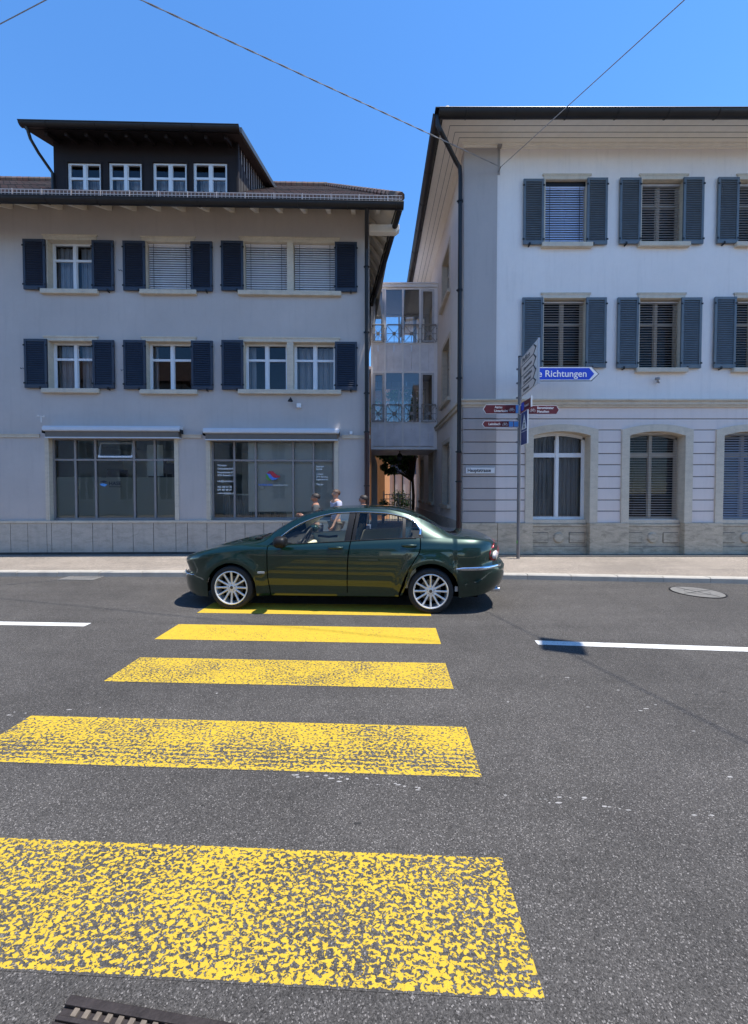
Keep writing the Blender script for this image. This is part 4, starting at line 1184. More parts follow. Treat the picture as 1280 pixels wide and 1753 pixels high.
for (lo, hi) in ((z1b+.03, z1b+.60), (z2b+.03, z2b+.60)):
    for k in range(4):
        rl = MB(); a = BU[k]+.05; b = BU[k+1]-.05; y = -.05; r = .009; mu_, mz = (a+b)/2, (lo+hi)/2
        for p, q in (((a,lo),(b,lo)),((a,hi),(b,hi)),((a,lo),(a,hi)),((b,lo),(b,hi)),((a,lo),(b,hi)),((a,hi),(b,lo)),((a,mz),(b,mz)),((mu_,lo),(mu_,mz))):
            rl.tube([(p[0],y,p[1]),(q[0],y,q[1])], r, 6)
        rl.tube([(a,y,hi+.03),(b,y,hi+.03)], .014, 6)
        rl.box(mu_-.055, mu_+.055, y-.014, y+.014, mz-.055, mz+.055)
        for t in (lo+.1, hi-.1): rl.box(a-.03, a+.0, y, 0, t-.01, t+.01); rl.box(b, b+.03, y, 0, t-.01, t+.01)
        rl.build('railing', M['cable'], br)
lm = at(684, 778, BY+.7)
la = empty('hanging_lantern', (lm.x, BY+.7, 0), 0, label='black lantern hanging under the glass footbridge', cat='lantern')
z = zb-.07
MB().tube([(0,0,z),(0,0,z-.1)], .02, 8).build('stem', M['iron'], la)
MB().lathe([(.001,z-.08),(.05,z-.09),(.12,z-.2),(.13,z-.22),(.001,z-.22)], (0,0,0), 'z', 12).build('hood', M['iron'], la, smooth=True)
MB().lathe([(.001,z-.22),(.10,z-.22),(.07,z-.34),(.001,z-.36)], (0,0,0), 'z', 12).build('lamp_glass', M['groove'], la, smooth=True)
# ------------------------------------------------------------------ yard behind the passage
ob = empty('orange_house', (-6, 23, SWZ), 0, label='orange rendered house at the end of the passage', cat='house')
xr = (667-640)/FOC*23+6; xl = (658.5-640)/FOC*21.6+6
OX = xl
w = MB(); w.add([(0,-1.4,0),(OX,-1.4,0),(OX,-1.4,8.2),(0,-1.4,8.2)], [(0,1,2,3)]); w.add([(OX,-1.4,0),(xr,0,0),(xr,0,8.2),(OX,-1.4,8.2)], [(0,1,2,3)]); w.add([(xr,0,0),(xr,7,0),(xr,7,8.2),(xr,0,8.2)], [(0,1,2,3)])
w.add([(0,-1.4,0),(0,7,0),(0,7,8.2),(0,-1.4,8.2)],[(3,2,1,0)]); w.add([(0,7,0),(xr,7,0),(xr,7,8.2),(0,7,8.2)],[(3,2,1,0)])
w.build('wall', M['orange_wall'], ob, fix=False)
rf = MB().add([(-.5,-2,8.2),(xr+.5,-2,8.2),(xr+.5,7.5,8.2),(-.5,7.5,8.2),(1.8,2.8,10),(xr-2,2.8,10)], [(0,1,5,4),(1,2,5),(2,3,4,5),(3,0,4),(0,3,2,1)]); rf.build('roof', M['tiles'], ob, fix=False)
wn_ = MB()
for (x_, z_) in ((4.2,4.6),(2.6,4.6),(4.2,1.6)): wn_.box(x_, x_+.9, -1.44, -1.40, z_, z_+1.3)
wn_.build('window', M['white_frame'], ob)
wb = empty('white_yard_building', (1.0, 27, SWZ), 0, label='white building with dark glazing behind the passage fence', cat='building')
MB().box(0, 9, 0, 6, 0, 8.6).build('wall', M['far_white'], wb)
MB().box(-.3, 9.3, -.3, 6.3, 8.6, 8.9).build('roof', M['dark_metal'], wb)
Z = lambda py: at(690, py, 26.9).z - SWZ
g = MB(); g.box(.02, 8, -.05, -.01, Z(812), Z(778)); g.box(.02,8,-.05,-.01,4.6,5.6); g.box(.02,8,-.05,-.01,6.6,7.6); g.build('window', M['far_blue'], wb)
g = MB()
for k in range(12): g.box(.4+k*.56, .47+k*.56, -.07, 0, 0, Z(780))
g.build('post', M['iron'], wb)
# curved garden wall beside the passage
gw = MB(); P = [(0,SWZ),(1.05,SWZ),(1.05,2.75),(.9,2.95),(.55,3.2),(.25,3.55),(0,3.75)]
xw = at(633,820,14.5).x
gw.prism([(a*.24, b) for a, b in P], 'y', 0, .3)
o = gw.build('garden_wall', M['wall_grey'], None, label='low grey wall with curved top beside the passage under the footbridge', cat='wall'); o.location = (-.112, 16.0, 0)
# bench
be = empty('bench', (at(645,860,19).x, 19, SWZ), 0, label='pale slatted bench beside the fence in the passage', cat='bench')
q = MB(); [q.box(-.32, .3, -.25+k*.13, -.14+k*.13, .44, .47) for k in range(4)]; q.build('seat', M['eave_paint'], be)
q = MB(); [q.box(-.32, .3, .27, .30, .6+k*.14, .7+k*.14) for k in range(3)]; q.build('backrest', M['eave_paint'], be)
for sx in (-.28, .24):
    MB().box(sx, sx+.05, -.22, .3, 0, .44).build('leg', M['cable'], be)
# white fence with gate
fe = empty('white_fence', (at(657,868,20).x, 20, SWZ), 0, label='white metal fence of thin bars across the passage', cat='fence')
fw_ = at(702,868,20).x - at(657,868,20).x
q = MB(); zt_ = at(680,845,20).z-SWZ
x = 0
while x < fw_: q.box(x, x+.02, 0, .02, .05, zt_); x += .14
for z in (.15, zt_*.5, zt_-.05, zt_-.28): q.box(0, fw_, -.02, 0, z-.02, z+.02)
q.build('bars', M['far_white'], fe)
for x in (0, fw_*.55, fw_): MB().box(x-.035, x+.035, -.03, .04, 0, zt_+.12).build('post', M['far_white'], fe)
def leafmat(n, col):
    t = NT(n); c = t.ramp(t.noise(t.coord(), 3, 4), [(.3, tuple(q*.6 for q in col)), (.7, tuple(q*1.4 for q in col))]); t.set(Base_Color=c, Roughness=.5)
    tl = t.n.new('ShaderNodeBsdfTranslucent'); t.l.new(c, tl.inputs[0]); mx = t.n.new('ShaderNodeMixShader'); mx.inputs[0].default_value = .4
    t.l.new(t.b.outputs[0], mx.inputs[1]); t.l.new(tl.outputs[0], mx.inputs[2]); t.l.new(mx.outputs[0], t.out.inputs['Surface']); return t.m
M['leaf'] = leafmat('leaf_green', (.13, .24, .05)); M['leaf2'] = leafmat('leaf_dark', (.06, .13, .035))
M['bark'] = plain('bark', (.09, .07, .05), .9, var=.3, scale=10, bump=.5)
def leaves(m, c, rad, n, rnd, size=.10, squash=.8):
    for _ in range(n):
        d = Vector((rnd.gauss(0,1), rnd.gauss(0,1), rnd.gauss(0,1))).normalized() * (rnd.random()**.45) * rad
        p = Vector(c) + Vector((d.x, d.y, d.z*squash)); a = Euler((rnd.uniform(-1.2,1.2), rnd.uniform(-1.2,1.2), rnd.uniform(0,6.3))).to_matrix(); s = size*rnd.uniform(.6,1.3)
        m.add([p + a @ Vector(q) for q in ((-s*.5,0,0),(0,-s*.32,.02*s),(s*.6,0,0),(0,s*.32,.02*s))], [(0,1,2,3)])
def tree(loc, h, crown, label, seed, size=.14, n=260, name='tree', trunk_r=.09):
    rnd = random.Random(seed); t = empty(name, loc, 0, label=label, cat='tree')
    b = MB(); b.tube([(0,0,0),(.04,0,h*.3),(-.03,.05,h*.6),(.02,.02,h*.85)], [trunk_r,trunk_r*.8,trunk_r*.6,trunk_r*.25], 8)
    cl = []
    for k in range(len(crown)):
        cx, cy, cz, cr_ = crown[k]; cl.append((cx,cy,cz,cr_))
        b.tube([(0,0,h*.45),(cx*.5,cy*.5,(h*.45+cz)*.5+.15),(cx,cy,cz)], [trunk_r*.45,trunk_r*.25,trunk_r*.1], 6)
    b.build('trunk', M['bark'], t, smooth=True)
    for mt in ('leaf', 'leaf2'):
        m = MB()
        for (cx,cy,cz,cr_) in cl: leaves(m, (cx,cy,cz), cr_, n//2, rnd, size)
        m.build('crown', M[mt], t, fix=False)
    return t
rnd = random.Random(7)
TX = at(706,868,18.6).x
cr_ = [(rnd.uniform(-1.6,.6), rnd.uniform(-1,1), rnd.uniform(3.3,6.4), rnd.uniform(.4,.75)) for _ in range(30)]
for (px, py, r_) in ((658,783,.24),(666,790,.30),(657,800,.20),(672,806,.26),(664,808,.20),(682,788,.30),(694,786,.30),(690,800,.24),(680,776,.35),(667,776,.3),(698,778,.3)):
    q = at(px, py, 18.4); cr_.append((q.x-TX, -.2, q.z-SWZ, r_))
tree((TX, 18.6, SWZ), 4.6, cr_, 'leafy tree in the yard seen beneath the glass footbridge', 3, .15, 150)
def bush(loc, r, h, label, seed):
    rnd = random.Random(seed); t = empty('bush', loc, 0, label=label, cat='bush')
    b = MB()
    for k in range(6): b.tube([(0,0,0),(rnd.uniform(-r,r)*.5,rnd.uniform(-r,r)*.5,h*.6)], .012, 5)
    b.build('stem', M['bark'], t)
    for mt in ('leaf','leaf2'):
        m = MB()
        for k in range(5): leaves(m, (rnd.uniform(-r,r)*.5, rnd.uniform(-r,r)*.5, h*rnd.uniform(.35,.8)), r*.6, 90, rnd, .10)
        m.build('foliage', M[mt], t, fix=False)
bush((at(656,868,19.4).x, 19.4, SWZ), .35, 1.45, 'small green bush at the left end of the white fence', 1)
bush((at(690,868,20.6).x, 20.6, SWZ), .75, 1.75, 'dark green bush behind the white fence', 2)

# ------------------------------------------------------------------ sign post
PY = 8.95
pp_ = ground(888.5, 957, SWZ)
so = empty('sign_post', (pp_.x, PY, SWZ), 0, label='grey street sign post with white, blue and maroon direction signs', cat='sign post')
def pz_(py, y=PY): return at(888, py, y).z - SWZ
def pxx(px, y=PY): return at(px, 700, y).x - pp_.x
MB().tube([(0,0,0),(0,0,pz_(612))], .038, 14).build('pole', M['pole'], so, smooth=True)
MB().lathe([(.001,pz_(612)),(.042,pz_(612)),(.040,pz_(612)+.03),(.001,pz_(612)+.035)], (0,0,0), 'z', 14).build('pole_cap', M['black'], so)
MB().box(-.05,-.03,-.04,-.02,pz_(930),pz_(925)).build('pole_tag', M['logo_green'], so)
cl = MB()
for py in (632, 656, 681, 704, 717, 731, 757): z = pz_(py); cl.lathe([(.038,z-.02),(.048,z-.02),(.048,z+.02),(.038,z+.02)], (0,0,0), 'z', 14); cl.box(-.075,-.03,-.02,.02,z-.015,z+.015)
cl.build('clamp', M['pole'], so)
def arrow(x0, x1, z0, z1, tip, inset=0):
    """arrow outline, tip>0 points to +x"""
    zm = (z0+z1)/2; i = inset
    if tip > 0: return [(x0+i,z0+i),(x1-tip-i*.2,z0+i),(x1-i*1.5,zm),(x1-tip-i*.2,z1-i),(x0+i,z1-i)]
    return [(x1-i,z0+i),(x1-i,z1-i),(x0-tip+i*.2,z1-i),(x0+i*1.5,zm),(x0-tip+i*.2,z0+i)]
# blue arrow, facing the street, tip to the right
q = at(922, 640, PY-.06)
bl = empty('direction_sign', (0, -.06, 0), 0); bl.parent = so; bl['label'] = 'blue arrow sign'
x1 = pxx(1025, PY-.06); z0, z1 = pz_(651.5, PY-.06), pz_(628.5, PY-.06); z0 += 0
X0 = .045
MB().prism(arrow(X0, x1, z0-.012, z1+.012, .17), 'y', 0, .02).build('sign_panel', M['pole'], bl)
MB().prism(arrow(X0+.01, x1-.03, z0+.004, z1-.004, .16), 'y', -.003, -.0005).build('sign_border', M['sign_white'], bl)
MB().prism(arrow(X0+.012, x1-.12, z0+.022, z1-.022, .115), 'y', -.0055, -.0035).build('sign_field', M['sign_blue'], bl)
tx = pxx(925, PY-.06)
text('alle Richtungen', 'lettering', M['sign_white'], bl, (x1-.285, -.0065, z0+.085), (R(90),0,0), .215, 1.0, align='RIGHT', bold=.002)
# stack of pale arrows, turned away
pa_ = empty('direction_sign', (.02, -.06, 0), R(-95)); pa_.parent = so; pa_['label'] = 'pale sign with four black edged arrows'
HW = 1.12
zlo, zhi = 3.83-SWZ, 4.70-SWZ
MB().box(0, HW, -.0, .018, zlo-.01, zhi+.01).build('sign_panel', M['sign_white'], pa_)
MB().box(HW, HW+.012, -.012, .03, zlo-.02, zhi+.02).build('sign_edge', M['sign_grey'], pa_)
names = ['Pfeffikon', 'Alterszentrum', 'Gemeindehaus\nSchwimmbad', 'Bärenmatt']
hs_ = [.23, .26, .30, .21]; zc = zhi
for nm, h in zip(names, hs_):
    hh = (zhi-zlo)*h; a_, b_ = zc-hh, zc; zc -= hh
    MB().prism(arrow(.0, HW-.10, a_+.002, b_-.002, .16), 'y', -.003, -.0005).build('sign_border', M['black'], pa_)
    MB().prism(arrow(.0, HW-.17, a_+.012, b_-.012, .12), 'y', -.0055, -.0035).build('sign_field', M['sign_cream'], pa_)
    ln = nm.split('\n')
    for k, t_ in enumerate(ln):
        s_ = .17 if nm == 'Pfeffikon' else .105
        text(t_, 'lettering', M['black'], pa_, (.06 if nm == 'Pfeffikon' else .16, -.0065, a_+hh*.5 - s_*.33 + (len(ln)-1)*.055 - k*.11), (R(90),0,0), s_, .95, bold=.002)
# maroon cycle signs
def bike(m, cx, cz, s):
    y = -.007
    for dx in (-.5, .5):
        m.lathe([(.30*s,y-.001),(.36*s,y-.001),(.36*s,y+.002),(.30*s,y+.002)], (cx+dx*s, 0, cz), 'y', 16, closed=True)
    def seg(a, b):
        d = math.atan2(b[1]-a[1], b[0]-a[0]); L_ = math.hypot(b[0]-a[0], b[1]-a[1])*s
        m.obox((cx+(a[0]+b[0])/2*s, y, cz+(a[1]+b[1])/2*s), (L_, .002, .06*s), (0,-d,0))
    for a, b in (((-.5,0),(-.25,.45)),((-.25,.45),(.3,.45)),((.3,.45),(.5,0)),((-.25,.45),(.0,0)),((.0,0),(.3,.45)),((-.5,0),(0,0)),((-.25,.45),(-.3,.62)),((-.42,.62),(-.2,.62)),((.3,.45),(.25,.68)),((.25,.68),(.42,.68))): seg(a, b)
def cyc(label, xa, xb, ya, yb, tip, lines, bx_, ang=0, blues=()):
    s = empty('direction_sign', (0, -.055, 0), R(ang)); s.parent = so; s['label'] = label
    x0_, x1_ = pxx(xa, PY-.055), pxx(xb, PY-.055); z0_, z1_ = pz_(yb, PY-.055), pz_(ya, PY-.055)
    MB().prism(arrow(x0_, x1_, z0_, z1_, tip), 'y', -.001, .015).build('sign_panel', M['sign_white'], s)
    MB().prism(arrow(x0_, x1_, z0_, z1_, tip, .011), 'y', -.0045, -.0015).build('sign_field', M['sign_red'], s)
    n = len(lines); H_ = z1_-z0_
    for k, (t_, xp) in enumerate(lines):
        text(t_, 'lettering', M['sign_white'], s, (pxx(xp, PY-.055), -.0055, z0_+H_*(.60-.40*k if n == 2 else .34)), (R(90),0,0), .078, .92, bold=.0016)
    m = MB(); bike(m, pxx(bx_, PY-.055), z0_+H_*(.40), .075); m.build('bicycle_symbol', M['sign_white'], s)
    for (a, b) in blues:
        MB().box(pxx(a, PY-.055), pxx(b, PY-.055), -.007, -.005, z0_+.018, z1_-.018).build('route_field', M['sign_light_blue'], s)
cyc('upper maroon cycle sign pointing left', 826.5, 887.5, 692.5, 708.5, -.07, [('Aarau', 846.5), ('Unterkulm', 845.5)], 875.8, blues=((882.5,887),))
cyc('lower maroon cycle sign pointing left', 825.0, 887.5, 720.2, 731.8, -.06, [('Leimbach', 836)], 864.5, blues=((871,878.5),(879.8,887)))
cyc('maroon cycle sign pointing right', 889.5, 957.5, 694, 709.5, .07, [('Beromünster', 919), ('Menziken', 919)], 911.5)
# small turned maroon sign and the crossing sign below it
s = empty('direction_sign', (.02, -.06, 0), R(-90)); s.parent = so; s['label'] = 'small maroon sign turned away'
z0, z1 = pz_(706, PY), pz_(691, PY)
MB().box(0, .55, 0, .015, z0, z1).build('sign_panel', M['sign_red'], s); MB().box(.55,.57,-.01,.02,z0-.005,z1+.03).build('sign_edge', M['sign_white'], s)
MB().box(.0, .16, -.003, -.0005, z0+.01, z1-.01).build('route_field', M['sign_blue'], s)
text('Reinach', 'lettering', M['sign_white'], s, (.2, -.004, z0+.06), (R(90),0,0), .08, .9)
s = empty('crossing_sign', (.02, -.06, 0), R(-93)); s.parent = so; s['label'] = 'blue pedestrian crossing sign turned away'
z0, z1 = pz_(763, PY), pz_(709, PY); zq = z0 + (z1-z0)*.40; HWc = .42
MB().box(0, HWc, 0, .015, z0, z1).build('sign_panel', M['sign_navy'], s)
e_ = MB(); e_.box(HWc,HWc+.012,-.008,.02,z0-.004,z1+.004); e_.box(-.006,0,-.004,.018,z0,z1); e_.box(0,HWc,-.004,.016,z0-.008,z0); e_.box(0,HWc,-.004,.016,z1,z1+.008); e_.box(.01,HWc-.01,-.003,-.0005,zq-.006,zq+.006); e_.build('sign_edge', M['sign_white'], s)
hc = HWc/2
MB().prism([(hc-.17,zq+.05),(hc+.17,zq+.05),(hc,z1-.05)], 'y', -.003, -.0005).build('crossing_symbol', M['sign_white'], s)
wk = MB(); yy = -.0045
wk.lathe([(.001,yy),(.018,yy),(.018,yy+.001),(.001,yy+.001)], (hc,0,zq+.235), 'y', 12)
for a, b in (((.0,.21),(-.005,.14)),((-.005,.14),(-.05,.07)),((-.005,.14),(.04,.07)),((.0,.20),(.04,.15)),((.0,.20),(-.04,.16))):
    d = math.atan2(b[1]-a[1], b[0]-a[0]); wk.obox((hc+(a[0]+b[0])/2, yy, zq+(a[1]+b[1])/2), (math.hypot(b[0]-a[0], b[1]-a[1]), .002, .022), (0,-d,0))
wk.build('walking_figure', M['black'], s)

# ------------------------------------------------------------------ overhead cables and street lamp
def cable(pts, r, label, sag=.0, twist=False, grp=None):
    m = MB(); a, b = Vector(pts[0]), Vector(pts[1]); N = 160 if twist else 40
    def P(f): p = a.lerp(b, f); p.z -= sag*4*f*(1-f); return p
    if twist:
        for ph in (0, PI): m.tube([P(i/N)+Vector((0,math.cos(i*1.1+ph)*r*1.1,math.sin(i*1.1+ph)*r*1.1)) for i in range(N+1)], r, 5)
    else: m.tube([P(i/N) for i in range(N+1)], r, 6)
    return m.build('overhead_cable', M['cable'], None, smooth=True, label=label, cat='cable', group=grp)
LP = Vector((4.30, 3.55, 7.40))
far = HK + (LP-HK)*2.4
cable((HK, far), .0075, 'overhead cable running up to the right from the pale building corner')
A2 = at(237, -2, 6.1)
d = (A2-HK); cable((HK, HK+d*2.2), .0065, 'twisted pair overhead cable running up to the left from the pale building corner', twist=True)
B1 = at(0, 41, 6.0); B2 = at(82, -2, 5.75); d = B2-B1
cable((B1-d*16, B2+d*9), .007, 'short piece of overhead cable crossing the top left corner of the sky')
sl_ = empty('street_lamp', LP, R(-20), label='flat street lamp hung from the cable over the road', cat='street lamp')
MB().tube([(0,0,.0),(0,0,-.22)], .015, 8).build('hanger', M['iron'], sl_)
MB().prism([(-.21,-.19),(.21,-.19),(.21,.19),(-.21,.19)], 'z', -.30, -.22).build('housing', M['pole'], sl_, bevel=.02)
MB().box(-.16,.16,-.14,.14,-.315,-.301).build('lamp_glass', M['sign_white'], sl_)

# ------------------------------------------------------------------ houses across the street, behind the camera (they show in the glass and the paint)
def back_house(x0, x1, y, h, wall, label, seed):
    b = empty('street_house', (x0, y, SWZ), 0, label=label, cat='house', group='houses on the near side of the street')
    W_ = x1-x0; n = max(2, int(W_/2.6)); st = W_/n; hl = []
    for k in range(n):
        c = st*(k+.5)
        for z in [q for q in (1.0, 3.9, 6.8, 9.7) if q+1.9 < h]: hl.append((c-.5, c+.5, z, z+1.45 + (.5 if z < 2 else 0)))
    w = MB(); wall_holes(w, 0, W_, 0, h, hl); w.add([(0,0,0),(0,-9,0),(0,-9,h),(0,0,h)],[(0,1,2,3)]); w.add([(W_,0,0),(W_,-9,0),(W_,-9,h),(W_,0,h)],[(3,2,1,0)])
    w.build('wall', wall, b, fix=False)
    g = MB(); f = MB()
    for a, c, lo, hi in hl:
        g.add([(a,-.12,lo),(c,-.12,lo),(c,-.12,hi),(a,-.12,hi)], [(0,1,2,3)])
        for q in ((a,a+.07,lo,hi),(c-.07,c,lo,hi),(a+.07,c-.07,lo,lo+.07),(a+.07,c-.07,hi-.07,hi),((a+c)/2-.04,(a+c)/2+.04,lo+.07,hi-.07)): f.box(q[0],q[1],-.1,-.02,q[2],q[3])
        f.box(a-.1,c+.1,-.1,.06,lo-.08,lo-.005)
    g.build('pane', M['far_blue'], b, fix=False); f.build('window', M['white_frame'], b)
    MB().add([(-.5,.6,h),(W_+.5,.6,h),(W_+.5,-4.5,h+3.2),(-.5,-4.5,h+3.2),(W_+.5,-9.5,h),(-.5,-9.5,h)], [(0,1,2,3),(3,2,4,5),(0,5,4,1),(0,3,5),(1,4,2)]).build('roof', M['tiles'], b, fix=False)
back_house(-26, -12.5, -8.0, 9.2, M['far_white'], 'white three storey house opposite the grey shop house', 1)
back_house(-10.8, -1.5, -8.8, 6.4, M['eave_paint'], 'cream two storey house opposite the footbridge', 2)
back_house(4.5, 17, -8.5, 9.4, M['wall_mid'], 'stone grey house opposite the pale corner building', 3)
rnd = random.Random(11)
tree((1.6, -7.5, SWZ), 5.2, [(rnd.uniform(-1.3,1.3), rnd.uniform(-1.2,1.2), rnd.uniform(2.6,5.6), rnd.uniform(.5,.9)) for _ in range(24)], 'street tree between the houses on the near side of the street', 5, .22, 160)
# ------------------------------------------------------------------ the car
def pchip(tab):
    xs = np.array([p[0] for p in tab], float); ys = np.array([p[1] for p in tab], float)
    h = np.diff(xs); d = np.diff(ys)/h; n = len(xs); m = np.zeros(n); m[0] = d[0]; m[-1] = d[-1]
    for i in range(1, n-1):
        if d[i-1]*d[i] > 0:
            w1 = 2*h[i]+h[i-1]; w2 = h[i]+2*h[i-1]; m[i] = (w1+w2)/(w1/d[i-1]+w2/d[i])
    def f(x):
        x = min(max(x, xs[0]), xs[-1]); i = min(max(int(np.searchsorted(xs, x))-1, 0), n-2)
        t = (x-xs[i])/h[i]; t2 = t*t; t3 = t2*t
        return float((2*t3-3*t2+1)*ys[i]+(t3-2*t2+t)*h[i]*m[i]+(-2*t3+3*t2)*ys[i+1]+(t3-t2)*h[i]*m[i+1])
    return f
XN, XT = -.065, 4.75
zA_ = pchip([(-.065,.545),(0,.60),(.12,.66),(.3,.715),(.6,.785),(.9,.83),(1.4,.868),(2,.878),(2.7,.892),(3.5,.905),(4.2,.905),(4.5,.89),(4.75,.84)])
zB_ = pchip([(-.065,.57),(0,.635),(.12,.705),(.3,.765),(.6,.838),(.9,.885),(1.4,.898),(1.7,.915),(2.03,.934),(2.53,.964),(2.93,.990),(3.43,1.010),(3.6,1.008),(3.9,1.0),(4.26,.985),(4.5,.955),(4.75,.86)])
zD_ = pchip([(-.065,.575),(0,.65),(.12,.722),(.3,.79),(.6,.868),(.9,.918),(1.2,.945),(1.33,1.005),(1.5,1.112),(1.656,1.208),(1.83,1.288),(2,1.345),(2.25,1.388),(2.65,1.405),(3.0,1.392),(3.25,1.35),(3.45,1.283),(3.6,1.215),(3.75,1.140),(3.9,1.066),(4.0,1.035),(4.26,1.018),(4.5,.985),(4.62,.94),(4.75,.87)])
zE_ = pchip([(-.065,.58),(0,.662),(.08,.712),(.32,.805),(.6,.883),(.84,.930),(1.05,.955),(1.15,.965),(1.3,1.06),(1.45,1.15),(1.6,1.235),(1.83,1.335),(2.12,1.405),(2.4,1.432),(2.65,1.438),(2.95,1.430),(3.17,1.412),(3.385,1.358),(3.6,1.255),(3.8,1.135),(3.93,1.065),(4.02,1.052),(4.26,1.040),(4.5,1.008),(4.62,.965),(4.75,.88)])
fB_ = pchip([(-.065,.93),(.6,.93),(1.2,.925),(1.5,.905),(2.5,.905),(3.5,.90),(3.8,.885),(4.2,.90),(4.75,.93)])
fD_ = pchip([(-.065,.5),(.3,.60),(.6,.66),(1.0,.72),(1.25,.775),(1.5,.745),(1.8,.69),(2.1,.655),(2.6,.64),(3.1,.635),(3.5,.645),(3.75,.67),(3.9,.70),(4.2,.76),(4.75,.74)])
bend_ = pchip([(-.065,0),(.8,0),(1.3,.15),(2.0,.12),(2.7,0),(3.35,-.08),(3.9,-.07),(4.3,0),(4.75,0)])
zC_ = pchip([(1.36,.895),(1.40,.918),(1.502,.984),(1.673,1.118),(1.844,1.212),(2.097,1.303),(2.348,1.345),(2.681,1.356),(3.01,1.340),(3.255,1.292),(3.418,1.222),(3.485,1.14),(3.515,1.06),(3.53,1.02)])
def wmax(x):
    if x < .60: q = (.60-x)/(.60-XN); return .875*max(1-q**2.7, 0)**(1/2.4)
    if x > 3.95: q = (x-3.95)/(XT-3.95); return .888*max(1-q**3.0, 0)**(1/2.5)
    return .875+.02*math.sin(PI*min(max((x-.6)/3.35,0),1))
prof_ = pchip([(.05,.90),(.18,.945),(.25,.962),(.30,.968),(.33,.976),(.45,.992),(.60,1.0),(.75,1.0),(.84,.992),(.90,.975),(1.0,.93)])
FWC, RWC = (.866,.305,.352), (3.625,.312,.372)
def sstep(a, b, x): t = min(max((x-a)/(b-a),0),1); return t*t*(3-2*t)
def W(x, z):
    y = wmax(x)*prof_(z)
    for cx, cz, r in (FWC, RWC):
        d = math.hypot(x-cx, z-cz)
        if z > cz-.15: y += .020*sstep(r+.16, r+.03, d)
    # feature line on the shoulder, rub line on the doors
    y -= .006*math.exp(-((z-(zA_(x)+.0))/.008)**2)
    if 1.25 < x < 3.2: y += .004*math.exp(-((z-.325)/.012)**2)
    return max(y, 0)
def zbase(x):
    b = float(np.interp(x, [-.065,0,.5,1.25,1.35,3.2,4.0,4.45,4.75], [.20,.155,.165,.20,.205,.225,.225,.27,.33]))
    for cx, cz, r in (FWC, RWC):
        if abs(x-cx) < r: b = max(b, cz+math.sqrt(r*r-(x-cx)**2))
    return b
nosew = pchip([(.05,.12),(.10,.09),(.155,.055),(.22,.02),(.30,.0),(.40,-.005),(.46,0),(.49,.035),(.52,.05),(.58,.03),(.65,.0),(.8,0)])
tailw = pchip([(.2,-.16),(.28,-.10),(.35,-.045),(.45,-.01),(.55,.0),(.63,-.01),(.66,-.065),(.72,-.09),(.82,-.085),(.92,-.075),(1.0,-.05),(1.1,0)])
def warp(x, z):
    a = sstep(.55, -.02, x); b = sstep(4.1, 4.65, x)
    return x + nosew(z)*a + tailw(z)*b
K1 = pchip([(.2,.037),(.30,.030),(.5,.004),(.77,.0),(1.0,.0)])
K2 = pchip([(.2,-.027),(.32,-.027),(.70,-.018),(.96,.012),(1.05,.025),(1.35,.065),(1.5,.07)])
K3 = pchip([(.2,0),(.31,0),(.40,.008),(.515,.075),(.70,.195),(.87,.285),(.95,.292),(1.5,.292)])
U1, U2, U3 = 1.382, 2.522, 3.20
def shift(u, z):
    s = 0
    if U1-.2 < u <= U1: s += K1(z)*(u-U1+.2)/.2
    elif U1 < u < U2: s += K1(z)*(U2-u)/(U2-U1)
    if U1 < u <= U2: s += K2(z)*(u-U1)/(U2-U1)
    elif U2 < u < U3: s += K2(z)*(U3-u)/(U3-U2)
    if U2 < u <= U3: s += K3(z)*(u-U2)/(U3-U2)
    elif U3 < u < 4.2: s += K3(z)*(4.2-u)/(4.2-U3)
    return s
NS1, NS2, NAB, NBC, NCD, NDE = 7, 9, 4, 6, 4, 12
ROW = {}; r0 = 0
ROW['k'] = NS1; ROW['A'] = NS1+NS2; ROW['B'] = ROW['A']+NAB; ROW['C'] = ROW['B']+NBC; ROW['D'] = ROW['C']+NCD; ROW['E'] = ROW['D']+NDE
def zk(x): return .50 if x < 2 else float(np.interp(x, [3.9,4.1,4.6],[.615,.625,.645]))
def sect(x, row):
    """point (x', y, z) of the body at station x on a row"""
    a, b = zA_(x), zB_(x); w = wmax(x); A = ROW
    if row <= A['A']:
        z0 = zbase(x); k = zk(x) if (x < .62 or x > 3.9) else z0+(a-z0)*.45
        k = max(k, z0+(a-z0)*.22)
        z = z0+(k-z0)*row/NS1 if row <= NS1 else k+(a-k)*((row-NS1)/NS2)
        return W(x, z), z
    yA = W(x, a); yB = w*fB_(x)
    if x < .2 or x > 4.5: yB = min(yB, yA)
    if row <= A['B']:
        t = (row-A['A'])/NAB
        return yA+(yB-yA)*(t**1.6), a+(b-a)*t
    d = zD_(x); yD = w*fD_(x)
    d = max(d, b+.004)
    if row <= A['D']:
        green = sstep(1.2, 1.5, x)*sstep(4.05, 3.75, x)
        c = zC_(x) if 1.36 <= x <= 3.53 else (b+.012)
        if x < 1.40 or x > 3.50: 
            c = b+.010
        tC = min(max((c-b)/(d-b), .03), .93)
        if row <= A['C']: t = tC*(row-A['B'])/NBC
        else: t = tC+(1-tC)*(row-A['C'])/NCD
        g1 = .62*t+.38*t*t; g2 = t**2.0*.75+t*.25
        g = g1*green+g2*(1-green)
        return yB+(yD-yB)*g, b+(d-b)*t
    q = 1-(row-A['D'])/NDE
    xc = x-bend_(x); e = zE_(xc)
    z = d+(e-d)*(1-q**2.1)
    return yD*q, z
def P3(u, row, side=-1, off=0.0):
    z = .7; x = u
    for _ in range(7):
        x = u+shift(u, z); y, z = sect(x, row)
    bx_ = 0
    if row > ROW['D']:
        q = 1-(row-ROW['D'])/NDE; bx_ = -bend_(x)*(1-q*q)
    return Vector((warp(x, z)+bx_, side*y, z))
us = set()
